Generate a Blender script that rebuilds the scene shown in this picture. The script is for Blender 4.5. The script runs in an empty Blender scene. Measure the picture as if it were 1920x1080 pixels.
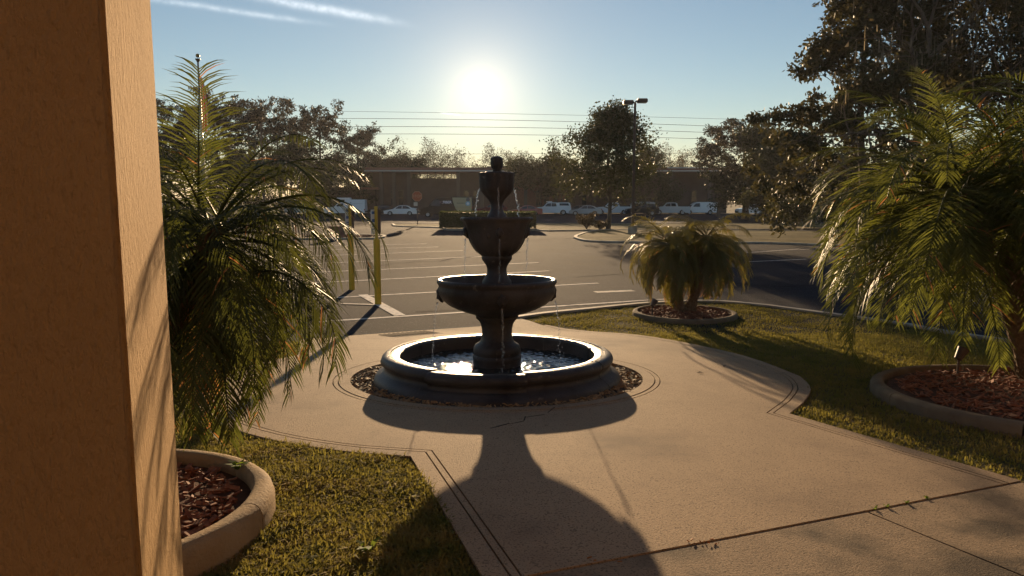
import bpy, bmesh, math, random
import numpy as np
from mathutils import Vector, Matrix, Euler
from mathutils.geometry import tessellate_polygon, delaunay_2d_cdt
R = math.radians
random.seed(7); rng = np.random.default_rng(7)
scene = bpy.context.scene
col = scene.collection
# ------------------------------------------------------------------ camera
CAM_H = 1.4; F = 1380.0; PITCH = math.atan(170/1380)
SLOPE = .0575; LOW = -.64; LOT = -.66      # the forecourt falls away from the porch to the level parking lot
cam_d = bpy.data.cameras.new('camera'); cam = bpy.data.objects.new('camera', cam_d); col.objects.link(cam)
cam.location = (0, 0, CAM_H); cam.rotation_euler = (R(90)-PITCH, 0, 0)
cam_d.sensor_width = 36; cam_d.lens = 36*F/1920; cam_d.clip_end = 3000; cam_d.clip_start = 0.05
scene.camera = cam
# ------------------------------------------------------------------ sun and sky
SUN_EL = R(8.0); SUN_AZ = R(-2.3)            # azimuth measured from +Y towards +X
SUN_DIR = Vector((math.sin(SUN_AZ)*math.cos(SUN_EL), math.cos(SUN_AZ)*math.cos(SUN_EL), math.sin(SUN_EL)))
world = bpy.data.worlds.new('World'); scene.world = world; world.use_nodes = True
def build_world():
    nt = world.node_tree; nt.nodes.clear(); N = nt.nodes.new; L = nt.links.new
    out = N('ShaderNodeOutputWorld'); bg = N('ShaderNodeBackground'); bg.inputs['Strength'].default_value = 1.0
    sky = N('ShaderNodeTexSky'); sky.sky_type = 'NISHITA'; sky.sun_disc = False
    sky.sun_elevation = SUN_EL; sky.sun_rotation = SUN_AZ
    sky.air_density = 1.0; sky.dust_density = 0.0; sky.ozone_density = 3.0; sky.altitude = 10
    def math_(op, a, b=None, clamp=False):
        n = N('ShaderNodeMath'); n.operation = op; n.use_clamp = clamp
        for i, v in enumerate((a, b)):
            if v is None: continue
            if isinstance(v, (int, float)): n.inputs[i].default_value = v
            else: L(v, n.inputs[i])
        return n.outputs[0]
    tc = N('ShaderNodeTexCoord'); d = tc.outputs['Generated']
    def dot(vec):
        n = N('ShaderNodeVectorMath'); n.operation = 'DOT_PRODUCT'; L(d, n.inputs[0]); n.inputs[1].default_value = vec
        return n.outputs['Value']
    ang = math_('ARCCOSINE', math_('MINIMUM', dot(SUN_DIR), 1.0))
    def scale(colr, fac):
        n = N('ShaderNodeVectorMath'); n.operation = 'SCALE'
        if isinstance(colr, tuple): n.inputs[0].default_value = colr
        else: L(colr, n.inputs[0])
        if isinstance(fac, (int, float)): n.inputs['Scale'].default_value = fac
        else: L(fac, n.inputs['Scale'])
        return n.outputs[0]
    def add(a, b):
        n = N('ShaderNodeVectorMath'); n.operation = 'ADD'; L(a, n.inputs[0]); L(b, n.inputs[1]); return n.outputs[0]
    tint = N('ShaderNodeVectorMath'); tint.operation = 'MULTIPLY'; L(sky.outputs[0], tint.inputs[0]); tint.inputs[1].default_value = (1.20, 1.0, .88)   # camera white balance
    tot = scale(tint.outputs[0], SKY_STRENGTH)
    # the sun's own disc and the bright air round it
    g = math_('DIVIDE', ang, R(.56)); g = math_('EXPONENT', math_('MULTIPLY', math_('MULTIPLY', g, g), -1))
    tot = add(tot, scale((9, 8.2, 6.4), g))
    g = math_('EXPONENT', math_('DIVIDE', ang, -R(2.3))); tot = add(tot, scale((.48, .37, .23), g))
    g = math_('EXPONENT', math_('DIVIDE', ang, -R(9))); tot = add(tot, scale((.14, .095, .05), g))
    # vapour trails high in the sky: thin streaks along great circles
    nz = N('ShaderNodeTexNoise'); nz.inputs['Scale'].default_value = 85; nz.inputs['Detail'].default_value = 9; nz.inputs['Roughness'].default_value = .7
    L(d, nz.inputs['Vector'])
    nz2 = N('ShaderNodeTexNoise'); nz2.inputs['Scale'].default_value = 14; nz2.inputs['Detail'].default_value = 3
    L(d, nz2.inputs['Vector'])
    def px_dir(x, y):
        v = Vector(((x-960)/F, 1.0, (540-y)/F)); v.rotate(Euler((-PITCH, 0, 0))); return v.normalized()
    def trail(p, q, w, amp):
        nonlocal tot
        a, b = px_dir(*p), px_dir(*q); n = a.cross(b).normalized(); m = (a+b).normalized(); t = (b-a).normalized()
        half = math.asin((b-a).length/2)
        dist = math_('ABSOLUTE', math_('ADD', dot(n), math_('MULTIPLY', math_('SUBTRACT', nz2.outputs[0], .5), w*1.6)))
        s = math_('DIVIDE', dist, w); s = math_('EXPONENT', math_('MULTIPLY', math_('MULTIPLY', s, s), -1))
        u = math_('DIVIDE', dot(t), half); u = math_('MULTIPLY', u, u); u = math_('MULTIPLY', u, u)
        e = math_('EXPONENT', math_('MULTIPLY', u, -1.2)); front = math_('GREATER_THAN', dot(m), 0)
        k = math_('MULTIPLY', math_('MULTIPLY', s, e), front)
        k = math_('MULTIPLY', k, math_('MULTIPLY', math_('ADD', nz.outputs[0], -.12), amp*1.5))
        tot = add(tot, scale((.95, .9, .85), k))
    trail((470, -8), (740, 42), .0045, .42)
    trail((250, -6), (590, 42), .0032, .24)
    trail((825, 211), (862, 216), .0008, .7)
    L(tot, bg.inputs['Color']); L(bg.outputs[0], out.inputs['Surface'])
SKY_STRENGTH = 0.068
build_world()
sun_d = bpy.data.lights.new('sun', 'SUN'); sun = bpy.data.objects.new('sun', sun_d); col.objects.link(sun)
sun_d.energy = 5.0; sun_d.angle = R(0.55); sun_d.color = (1.0, .70, .40)
sun.rotation_euler = (-SUN_DIR).to_track_quat('-Z', 'Y').to_euler()
vs = scene.view_settings; vs.view_transform = 'Standard'; vs.look = 'None'; vs.gamma = 1; vs.use_curve_mapping = False
vs.exposure = 0.9
scene.render.engine = 'CYCLES'
# ------------------------------------------------------------------ helpers
def zg(x, y): return max(-SLOPE*max(0, y), LOW)
def zlot(y): return LOT-max(0, y-45)*.0084
def px(x, y, dz=0.0):
    """the point where the ray through a photograph pixel meets the ground (plus dz)"""
    v = Vector(((x-960)/F, 1.0, (540-y)/F)); v.rotate(Euler((-PITCH, 0, 0)))
    a, b = v.x/v.y, v.z/v.y; Y = (dz-CAM_H)/(b+SLOPE)
    if Y < 0 or -SLOPE*Y < LOW: Y = (LOW+dz-CAM_H)/b
    return Vector((a*Y, Y, zg(0, Y)+dz))
def pxl(x, y, z=None):
    """the same for the level parking lot"""
    z = LOT if z is None else z
    v = Vector(((x-960)/F, 1.0, (540-y)/F)); v.rotate(Euler((-PITCH, 0, 0)))
    t = (z-CAM_H)/v.z
    return Vector((v.x*t, v.y*t, z))
def pxd(x, y, Y):
    """the point on that ray at distance Y"""
    v = Vector(((x-960)/F, 1.0, (540-y)/F)); v.rotate(Euler((-PITCH, 0, 0)))
    return Vector((v.x/v.y*Y, Y, CAM_H+v.z/v.y*Y))
def tag(o, label=None, cat=None, group=None, kind=None):
    if label: o['label'] = label
    if cat: o['category'] = cat
    if group: o['group'] = group
    if kind: o['kind'] = kind
    return o
def empty(name, loc=(0, 0, 0), rz=0.0):
    o = bpy.data.objects.new(name, None); col.objects.link(o); o.location = loc; o.rotation_euler = (0, 0, rz)
    o.empty_display_size = .2; return o
def mobj(name, me, parent=None):
    o = bpy.data.objects.new(name, me); col.objects.link(o)
    if parent: o.parent = parent
    return o
class MB:
    """collects geometry for one mesh"""
    def __init__(s): s.v = []; s.f = []; s.m = []
    def add(s, vs, fs, mi=0):
        b = len(s.v); s.v += [tuple(p) for p in vs]; s.f += [tuple(i+b for i in f) for f in fs]; s.m += [mi]*len(fs); return s
    def box(s, c, d, M=None, mi=0):
        x, y, z = d[0]/2, d[1]/2, d[2]/2
        vs = [Vector((a*x, b*y, e*z)) for e in (-1, 1) for b in (-1, 1) for a in (-1, 1)]
        if M is not None: vs = [M @ p for p in vs]
        vs = [p+Vector(c) for p in vs]
        return s.add(vs, [(0, 2, 3, 1), (4, 5, 7, 6), (0, 1, 5, 4), (2, 6, 7, 3), (0, 4, 6, 2), (1, 3, 7, 5)], mi)
    def cbox(s, c, d, b=.02, mi=0):
        """a box with chamfered edges"""
        x, y, z = d[0]/2, d[1]/2, d[2]/2
        bm = bmesh.new(); bmesh.ops.create_cube(bm, size=1)
        for v in bm.verts: v.co = Vector((v.co.x*2*x, v.co.y*2*y, v.co.z*2*z))
        bmesh.ops.bevel(bm, geom=bm.edges[:], offset=b, segments=2, affect='EDGES')
        bm.verts.index_update()
        s.add([v.co+Vector(c) for v in bm.verts], [[v.index for v in f.verts] for f in bm.faces], mi); bm.free(); return s
    def tube(s, path, radii, n=6, cap=True, mi=0):
        path = [Vector(p) for p in path]; rings = []
        if isinstance(radii, (int, float)): radii = [radii]*len(path)
        up = Vector((0, 0, 1)); vs = []
        for i, p in enumerate(path):
            t = (path[min(i+1, len(path)-1)]-path[max(i-1, 0)])
            t = t.normalized() if t.length > 1e-9 else up
            a = t.cross(Vector((1, 0, 0)) if abs(t.x) < .8 else Vector((0, 1, 0))).normalized(); b = t.cross(a)
            for k in range(n):
                q = 2*math.pi*k/n; vs.append(p+radii[i]*(math.cos(q)*a+math.sin(q)*b))
        fs = []
        for i in range(len(path)-1):
            for k in range(n):
                fs.append((i*n+k, i*n+(k+1) % n, (i+1)*n+(k+1) % n, (i+1)*n+k))
        if cap: fs += [tuple(range(n))[::-1], tuple((len(path)-1)*n+k for k in range(n))]
        return s.add(vs, fs, mi)
    def lathe(s, prof, n=48, a0=0, a1=2*math.pi, c=(0, 0, 0), rad=None, mi=0):
        full = abs(a1-a0-2*math.pi) < 1e-6; m = n if full else n+1; vs = []
        for j in range(m):
            q = a0+(a1-a0)*j/n
            for (r, z) in prof:
                rr = r if rad is None else rad(r, z, q)
                vs.append((c[0]+rr*math.cos(q), c[1]+rr*math.sin(q), c[2]+z))
        k = len(prof); fs = []
        for j in range(n):
            j2 = (j+1) % m
            for i in range(k-1): fs.append((j*k+i, j2*k+i, j2*k+i+1, j*k+i+1))
        return s.add(vs, fs, mi)
    def prism(s, pts, z0, z1, holes=(), zf=None, bottom=False, mi=0):
        """flat slab with an outline, holes and side faces"""
        loops = [[Vector((p[0], p[1], 0)) for p in l] for l in [pts]+list(holes)]
        flat = [p for l in loops for p in l]; n = len(flat)
        dz = (lambda p: 0) if zf is None else (lambda p: zf(p.x, p.y))
        top = [Vector((p.x, p.y, z1+dz(p))) for p in flat]; bot = [Vector((p.x, p.y, z0+dz(p))) for p in flat]
        fs = []
        for t in tessellate_polygon(loops):
            a, b, c = (flat[i] for i in t)
            if (b-a).cross(c-a).z < 0: t = (t[0], t[2], t[1])
            fs.append(tuple(t))
            if bottom: fs.append(tuple(i+n for i in (t[0], t[2], t[1])))
        b = 0
        for l in loops:
            k = len(l)
            for i in range(k): fs.append((b+i, b+n+i, b+n+(i+1) % k, b+(i+1) % k))
            b += k
        return s.add(top+bot, fs, mi)
    def slab(s, pts, z0, z1, holes=(), zf=None, grid=.5, mi=0):
        """slab over uneven ground: fine triangles follow zf"""
        zf = zf or zg
        def fine(l):
            o = []
            for i in range(len(l)):
                a, b = Vector(l[i][:2]), Vector(l[(i+1) % len(l)][:2]); k = max(1, int((b-a).length/grid))
                o += [a.lerp(b, j/k) for j in range(k)]
            return o
        loops = [fine(l) for l in [pts]+list(holes)]; V2 = []; E = []
        for l in loops:
            b = len(V2); V2 += l; E += [(b+i, b+(i+1) % len(l)) for i in range(len(l))]
        polys = [[(p.x, p.y) for p in l] for l in loops]
        A = np.array(polys[0]); lo, hi = A.min(0), A.max(0)
        gx, gy = np.meshgrid(np.arange(lo[0]+.13, hi[0], grid), np.arange(lo[1]+.17, hi[1], grid)); Pg = np.stack([gx.ravel(), gy.ravel()], 1)
        ok = inside(Pg, polys[0])
        for h in polys[1:]: ok &= ~inside(Pg, h)
        V2 += [Vector(p) for p in Pg[ok]]
        r = delaunay_2d_cdt(V2, E, [], 0, 1e-5); vo, fo = r[0], r[2]
        C = np.array([tuple((vo[f[0]]+vo[f[1]]+vo[f[2]])/3) for f in fo]); ok = inside(C, polys[0])
        for h in polys[1:]: ok &= ~inside(C, h)
        fs = [tuple(f) if (vo[f[1]]-vo[f[0]]).cross(vo[f[2]]-vo[f[0]]) > 0 else (f[0], f[2], f[1]) for f, k in zip(fo, ok) if k]
        s.add([(p.x, p.y, z1+zf(p.x, p.y)) for p in vo], fs, mi)
        for l in loops:
            n = len(l); vs = [(p.x, p.y, z1+zf(p.x, p.y)) for p in l]+[(p.x, p.y, z0+zf(p.x, p.y)) for p in l]
            s.add(vs, [(i, n+i, n+(i+1) % n, (i+1) % n) for i in range(n)], mi)
        return s
    def drape(s):
        s.v = [(x, y, z+zg(x, y)) for x, y, z in s.v]; return s
    def shear(s, m): s.v = [(x, y, z-m*y) for x, y, z in s.v]; return s
    def mesh(s, name, mats, smooth=False):
        me = bpy.data.meshes.new(name); me.from_pydata(s.v, [], s.f)
        for m in (mats if isinstance(mats, (list, tuple)) else [mats]): me.materials.append(m)
        if any(s.m): me.polygons.foreach_set('material_index', s.m)
        if smooth: me.polygons.foreach_set('use_smooth', [True]*len(me.polygons))
        me.update(); return me
    def build(s, name, mats, parent=None, smooth=False, sharp=None, fix=False):
        me = s.mesh(name, mats, smooth)
        if fix:
            bm = bmesh.new(); bm.from_mesh(me); bmesh.ops.recalc_face_normals(bm, faces=bm.faces); bm.to_mesh(me); bm.free()
        if sharp: me.set_sharp_from_angle(angle=R(sharp))
        return mobj(name, me, parent)
def np_mesh(name, V, Q, mat, nper=4):
    """mesh from numpy arrays: V (n,3), Q (m,nper)"""
    me = bpy.data.meshes.new(name); V = np.ascontiguousarray(V, dtype=np.float32); Q = np.ascontiguousarray(Q, dtype=np.int32)
    me.vertices.add(len(V)); me.vertices.foreach_set('co', V.ravel())
    me.loops.add(Q.size); me.loops.foreach_set('vertex_index', Q.ravel())
    me.polygons.add(len(Q)); me.polygons.foreach_set('loop_start', np.arange(len(Q), dtype=np.int32)*nper)
    me.update(calc_edges=True); me.materials.append(mat); return me
def copy_tree(o, parent=None):
    c = o.copy(); col.objects.link(c); c.parent = parent
    for ch in o.children: copy_tree(ch, c)
    return c
# ------------------------------------------------------------------ materials
def mat(name, base, rough=.7, spec=.4, metal=0.0, var=None, vscale=5, detail=4, bump=0.0, bscale=60, translucent=None,
        transmission=0.0, ior=1.45, spots=None, stain=None, coat=0.0, bdist=.01, stretch=None, randhue=0.0):
    m = bpy.data.materials.new(name); m.use_nodes = True; nt = m.node_tree; N = nt.nodes.new; L = nt.links.new
    p = nt.nodes['Principled BSDF']; out = nt.nodes['Material Output']
    p.inputs['Roughness'].default_value = rough; p.inputs['Specular IOR Level'].default_value = spec
    p.inputs['Metallic'].default_value = metal; p.inputs['IOR'].default_value = ior
    p.inputs['Transmission Weight'].default_value = transmission; p.inputs['Coat Weight'].default_value = coat
    c4 = lambda c: (c[0], c[1], c[2], 1)
    p.inputs['Base Color'].default_value = c4(base)
    tc = N('ShaderNodeNewGeometry').outputs['Position']
    if stretch:
        mp = N('ShaderNodeMapping'); mp.inputs['Scale'].default_value = stretch; L(tc, mp.inputs['Vector']); tc = mp.outputs[0]
    cur = None
    def noise(sc, det, rgh=.55):
        n = N('ShaderNodeTexNoise'); n.inputs['Scale'].default_value = sc; n.inputs['Detail'].default_value = det
        n.inputs['Roughness'].default_value = rgh; L(tc, n.inputs['Vector']); return n.outputs['Fac']
    def ramp(fac, a, b):
        r = N('ShaderNodeMapRange'); r.inputs['From Min'].default_value = a; r.inputs['From Max'].default_value = b; L(fac, r.inputs[0]); return r.outputs[0]
    def mix(fac, a, b):
        x = N('ShaderNodeMix'); x.data_type = 'RGBA'; L(fac, x.inputs[0])
        for i, v in ((6, a), (7, b)):
            if isinstance(v, tuple): x.inputs[i].default_value = c4(v)
            else: L(v, x.inputs[i])
        return x.outputs[2]
    if var is not None: cur = mix(ramp(noise(vscale, detail), .32, .68), base, var)
    if stain is not None:      # (colour, scale, lo, hi)
        cur = mix(ramp(noise(stain[1], 5, .6), stain[2], stain[3]), cur if cur is not None else base, stain[0])
    if spots is not None:      # (colour, scale, lo, hi)
        cur = mix(ramp(noise(spots[1], 2, .5), spots[2], spots[3]), cur if cur is not None else base, spots[0])
    if randhue:
        oi = N('ShaderNodeObjectInfo'); hs = N('ShaderNodeHueSaturation')
        r = N('ShaderNodeMapRange'); L(oi.outputs['Random'], r.inputs[0]); r.inputs['To Min'].default_value = 1-randhue; r.inputs['To Max'].default_value = 1+randhue
        L(r.outputs[0], hs.inputs['Value'])
        if cur is not None: L(cur, hs.inputs['Color'])
        else: hs.inputs['Color'].default_value = c4(base)
        cur = hs.outputs[0]
    if cur is not None: L(cur, p.inputs['Base Color'])
    if bump:
        b = N('ShaderNodeBump'); b.inputs['Strength'].default_value = bump; b.inputs['Distance'].default_value = bdist
        L(noise(bscale, 6, .65), b.inputs['Height']); L(b.outputs[0], p.inputs['Normal'])
    if translucent is not None:   # (colour, weight)
        t = N('ShaderNodeBsdfTranslucent'); t.inputs['Color'].default_value = c4(translucent[0])
        ms = N('ShaderNodeMixShader'); ms.inputs[0].default_value = translucent[1]
        L(p.outputs[0], ms.inputs[1]); L(t.outputs[0], ms.inputs[2]); L(ms.outputs[0], out.inputs['Surface'])
    return m
M = {}
M['asphalt'] = mat('asphalt', (.013, .0165, .025), .95, .05, var=(.025, .029, .041), vscale=.6, detail=6, bump=.9, bscale=90, bdist=.012,
                   spots=((.11, .12, .15), 42, .61, .71), stain=((.022, .022, .025), .45, .52, .70))
M['concrete'] = mat('concrete', (.33, .235, .145), .85, .15, var=(.40, .285, .175), vscale=2.2, detail=10, bump=1.0, bscale=115, bdist=.008,
                    spots=((.17, .12, .075), 95, .55, .64), stain=((.20, .14, .09), 1.1, .48, .70))
M['concrete_old'] = mat('concrete_old', (.26, .185, .115), .85, .15, var=(.33, .24, .15), vscale=1.6, detail=9, bump=1.0, bscale=115, bdist=.008,
                    spots=((.13, .095, .06), 95, .55, .64), stain=((.075, .057, .04), 1.6, .46, .62))
M['kerb'] = mat('kerb', (.27, .22, .17), .8, .3, var=(.42, .37, .30), vscale=4, bump=.5, bscale=90, stain=((.2, .17, .14), 3, .55, .8))
M['planter'] = mat('planter', (.30, .195, .095), .85, .2, var=(.34, .24, .135), vscale=5, bump=.9, bscale=55, bdist=.01, stain=((.18, .13, .08), 4, .54, .75))
M['joint'] = mat('joint', (.05, .04, .03), .95, .1, var=(.09, .07, .05), vscale=20)
M['soil'] = mat('soil', (.07, .04, .025), .95, .1, var=(.12, .06, .04), vscale=15, bump=.8, bscale=50)
M['mulch'] = mat('mulch', (.16, .055, .03), .8, .25, var=(.28, .12, .06), vscale=30, detail=2)
M['mulch_brown'] = mat('mulch_brown', (.20, .12, .06), .8, .25, var=(.36, .24, .12), vscale=30, detail=2)
M['lawn'] = mat('lawn', (.07, .075, .025), .9, .2, var=(.16, .12, .05), vscale=3, detail=8, bump=1, bscale=60, bdist=.03)
M['verge'] = mat('verge', (.10, .09, .04), .95, .05, var=(.24, .19, .09), vscale=.5, detail=8, bump=1, bscale=20, bdist=.05)
M['ground'] = mat('ground', (.08, .07, .04), .95, .1, var=(.12, .11, .06), vscale=.1, detail=8)
M['grass'] = mat('grass', (.058, .078, .018), .8, .08, var=(.27, .185, .065), vscale=5, detail=9, translucent=((.33, .29, .06), .42))  # straw tone also paints the gold of sunlit tips into the colour
M['weed'] = mat('weed', (.08, .13, .025), .7, .15, translucent=((.28, .36, .05), .4))
M['stucco'] = mat('stucco', (.50, .315, .145), .9, .15, var=(.57, .365, .175), vscale=4, detail=8, bump=1.0, bscale=70, bdist=.06, spots=((.43, .27, .125), 90, .60, .74), stain=((.43, .27, .12), 2.0, .5, .78), stretch=(1, 1, .38))
M['stone'] = mat('stone', (.042, .042, .046), .4, .2, var=(.090, .084, .082), vscale=6, detail=9, bump=.8, bscale=55, bdist=.007, stain=((.026, .024, .024), 3, .46, .68), spots=((.15, .135, .12), 16, .66, .80))
M['water'] = mat('water', (.02, .025, .025), .03, .8, ior=1.33)
M['drop'] = mat('drop', (1, 1, 1), .02, .6, transmission=1, ior=1.33)
M['frond'] = mat('frond', (.030, .044, .012), .5, .25, var=(.048, .060, .016), vscale=9, translucent=((.15, .165, .028), .34), randhue=.28)
M['frond_yellow'] = mat('frond_yellow', (.07, .075, .016), .45, .4, var=(.12, .10, .022), vscale=9, translucent=((.25, .21, .034), .36), randhue=.2)
M['frond_long'] = mat('frond_long', (.040, .058, .014), .5, .25, var=(.060, .075, .018), vscale=9, translucent=((.22, .235, .038), .40), randhue=.28)
M['frond_dead'] = mat('frond_dead', (.30, .14, .05), .7, .3, translucent=((.5, .24, .08), .4))
M['palm_bark'] = mat('palm_bark', (.13, .085, .05), .9, .2, var=(.22, .15, .09), vscale=30, bump=1, bscale=60, bdist=.02)
M['bark'] = mat('bark', (.10, .08, .065), .9, .2, var=(.16, .13, .10), vscale=6, bump=.8, bscale=20, bdist=.03)
def leafm(n, a, b, t, w=.3, rough=.5):
    M[n] = mat(n, a, rough, .4, var=b, vscale=.9, detail=5, translucent=(t, w), randhue=.22)
leafm('leaf_pine', (.026, .034, .014), (.055, .045, .024), (.09, .075, .03), .18)
leafm('leaf_oak', (.042, .042, .018), (.085, .064, .028), (.15, .11, .04), .2)
leafm('leaf_broad', (.026, .040, .013), (.055, .056, .020), (.11, .11, .03), .2)
leafm('leaf_magnolia', (.020, .032, .011), (.042, .040, .016), (.10, .085, .028), .25, .6)
leafm('leaf_hedge', (.035, .055, .016), (.06, .07, .02), (.12, .14, .03))
M['moss'] = mat('moss', (.16, .145, .11), .9, .2, translucent=((.3, .25, .16), .4))
M['yellow'] = mat('yellow', (.68, .43, .03), .6, .3, var=(.56, .36, .03), vscale=8, stain=((.30, .22, .03), 12, .62, .8))
M['post_yellow'] = mat('post_yellow', (.55, .40, .06), .6, .4)
M['paint'] = mat('paint', (.66, .61, .55), .85, .1, stain=((.16, .15, .145), 9, .52, .72), bump=.5, bscale=90)
M['paint_worn'] = mat('paint_worn', (.34, .31, .29), .75, .3, stain=((.10, .095, .09), 5, .42, .62), bump=.5, bscale=90)
M['oil'] = mat('oil', (.017, .018, .022), 1, 0.0, var=(.024, .025, .03), vscale=6)
M['tar'] = mat('tar', (.016, .016, .017), 1, 0.0)
M['dark_metal'] = mat('dark_metal', (.045, .038, .034), .45, .5)
M['bronze'] = mat('bronze', (.07, .045, .035), .5, .5)
M['lens'] = mat('lens', (.5, .5, .48), .3, .5)
M['silver'] = mat('silver', (.45, .45, .45), .4, .5, metal=.6)
M['white_metal'] = mat('white_metal', (.6, .6, .6), .4, .5)
M['sign_red'] = mat('sign_red', (.48, .15, .075), .5, .4)
M['sign_white'] = mat('sign_white', (.75, .74, .72), .5, .4)
M['sign_faded'] = mat('sign_faded', (.60, .36, .26), .5, .4)
M['sign_blue'] = mat('sign_blue', (.05, .13, .36), .5, .4)
M['flag_red'] = mat('flag_red', (.30, .02, .02), .8, .2, translucent=((.5, .04, .03), .3))
M['flag_white'] = mat('flag_white', (.30, .28, .26), .8, .2, translucent=((.6, .58, .5), .3))
M['flag_blue'] = mat('flag_blue', (.03, .05, .18), .8, .2)
M['gold'] = mat('gold', (.35, .24, .08), .35, .5, metal=.7)
M['wood_pole'] = mat('wood_pole', (.13, .095, .07), .9, .2)
M['wire'] = mat('wire', (.06, .06, .06), .6, .3)
M['brick'] = mat('brick', (.20, .10, .075), .9, .2, var=(.27, .14, .10), vscale=3)
M['fascia'] = mat('fascia', (.26, .13, .095), .7, .3)
M['roof_edge'] = mat('roof_edge', (.62, .58, .54), .5, .4)
M['bwall'] = mat('bwall', (.10, .078, .07), .9, .2, var=(.13, .10, .09), vscale=.7)
M['bcol'] = mat('bcol', (.14, .115, .10), .8, .3)
M['pane'] = mat('pane', (.03, .035, .04), .06, .6)
M['clear'] = mat('clear', (.9, .92, .92), .02, .5, transmission=1, ior=1.02)
M['tyre'] = mat('tyre', (.02, .02, .02), .85, .2)
M['rim'] = mat('rim', (.42, .42, .43), .35, .5, metal=.7)
M['car_glass'] = mat('car_glass', (.025, .03, .035), .05, .7)
M['lamp_glass'] = mat('lamp_glass', (.75, .75, .72), .15, .6)
M['tail'] = mat('tail', (.5, .02, .02), .25, .5)
M['trim'] = mat('trim', (.03, .03, .03), .6, .3)
def paintm(n, c, r=.28): M[n] = mat(n, c, r if max(c) > .2 else .45, .5 if max(c) > .2 else .15, coat=.6 if max(c) > .2 else 0.0); return M[n]
for n, c in dict(car_white=(.78, .79, .80), car_silver=(.40, .41, .42), car_red=(.36, .045, .04), car_dark=(.025, .025, .028), car_maroon=(.16, .03, .035),
                 car_black=(.016, .018, .022), car_blue=(.52, .58, .62), car_grey=(.12, .12, .125)).items(): paintm(n, c)
M['van_tan'] = mat('van_tan', (.50, .40, .22), .4, .5)
M['logo_blue'] = mat('logo_blue', (.30, .52, .60), .5, .4)
M['text_pale'] = mat('text_pale', (.85, .82, .84), .5, .4)
M['text_dim'] = mat('text_dim', (.30, .22, .24), .5, .4)
# ------------------------------------------------------------------ the setting: ground, parking lot, walkway, lawns
FC = px(932, 706)                            # middle of the fountain, on the ground
def inside(P, poly):
    x, y = P[:, 0], P[:, 1]; c = np.zeros(len(P), bool); n = len(poly)
    for i in range(n):
        (x1, y1), (x2, y2) = poly[i], poly[(i+1) % n]
        if y1 == y2: continue
        t = ((y1 > y) != (y2 > y)) & (x < (x2-x1)*(y-y1)/(y2-y1)+x1); c ^= t
    return c
tag(MB().add([(-1500, -300, -1.6), (1500, -300, -1.6), (1500, 2500, -1.6), (-1500, 2500, -1.6)], [(0, 1, 2, 3)]).build('ground', M['ground']), kind='structure')
lot = tag(MB().add([(x, y, zlot(y)) for y in (-6, 45, 132) for x in (-90, 90)], [(0, 1, 3, 2), (2, 3, 5, 4)]).build('parking_lot', M['asphalt']), kind='structure')
def arc(c, r, a0, a1, n): return [(c[0]+r*math.cos(R(a0+(a1-a0)*i/n)), c[1]+r*math.sin(R(a0+(a1-a0)*i/n))) for i in range(n+1)]
def smooth_pts(pts, n=4):
    """Catmull-Rom through points"""
    out = []; k = len(pts)
    for i in range(k-1):
        p0, p1, p2, p3 = (Vector(pts[max(0, min(k-1, j))]) for j in (i-1, i, i+1, i+2))
        for s in range(n):
            t = s/n; out.append(tuple(.5*((2*p1)+(p2-p0)*t+(2*p0-5*p1+4*p2-p3)*t*t+(3*p1-p0-3*p2+p3)*t**3)))
    return out+[tuple(pts[-1])]
def P2(x, y): p = px(x, y); return (p.x, p.y)
# outline of the walkway, counter-clockwise; every edge knows whether it has a scored border
J0 = Vector(P2(912.7, 1092.9)); J1 = Vector(P2(1915, 901))
RE = P2(1480, 775); MR = tuple(Vector(RE).lerp(J1, .5))
right_arc = [RE]+smooth_pts([P2(x, y) for x, y in ((1505, 755), (1520, 730), (1506, 710), (1480, 697), (1400, 668), (1300, 645), (1200, 628), (1110, 621))], 3)
back_right = [P2(1060, 616), P2(1025, 609), P2(992, 601), P2(972, 596)]
lot_edge = [P2(935, 603), P2(900, 612), P2(780, 620), P2(660, 629), P2(560, 637)]
left_arc = arc(FC, 2.83, 150, 252, 30)
walk = [tuple(J0), tuple(J1), MR, RE] + right_arc[1:] + back_right + lot_edge + left_arc + [P2(770, 855), P2(838, 968)]
flags = []
for i in range(len(walk)):
    a, b = walk[i], walk[(i+1) % len(walk)]
    plain = (i == 0) or (a in lot_edge or b in lot_edge) or a in back_right[1:]
    flags.append(0 if plain else 1)
def offset(poly, fl, d):
    n = len(poly); out = []
    for i in range(n):
        p0, p1, p2 = Vector(poly[i-1]), Vector(poly[i]), Vector(poly[(i+1) % n])
        e1, e2 = (p1-p0).normalized(), (p2-p1).normalized()
        n1, n2 = Vector((-e1.y, e1.x)), Vector((-e2.y, e2.x)); d1, d2 = d*fl[i-1], d*fl[i]
        cr = e1.x*e2.y-e1.y*e2.x
        if abs(cr) < .12: q = p1+(n1*d1+n2*d2)/2 if d1 != d2 else p1+(n1+n2).normalized()*d1/max(.3, math.cos(n1.angle(n2)/2))
        else:
            a, b = p1+n1*d1, p1+n2*d2
            t = ((b-a).x*e2.y-(b-a).y*e2.x)/cr; q = a+e1*t
        out.append((q.x, q.y))
    return out
wk = tag(MB().slab(walk, -.10, -.016).build('walkway', M['joint']), kind='structure')
def band_between(o1, o2, fl):
    """pieces of scored border between two offsets, one per run of bordered edges"""
    n = len(o1); runs = []; i = 0
    while i < n:
        if fl[i]:
            j = i
            while j < n and fl[j]: j += 1
            runs.append((i, j)); i = j
        else: i += 1
    return [[o1[k % n] for k in range(a, b+1)]+[o2[k % n] for k in range(b, a-1, -1)] for a, b in runs]
oA, oB, oC, oD = (offset(walk, flags, d) for d in (.105, .115, .15, .160))
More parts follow.
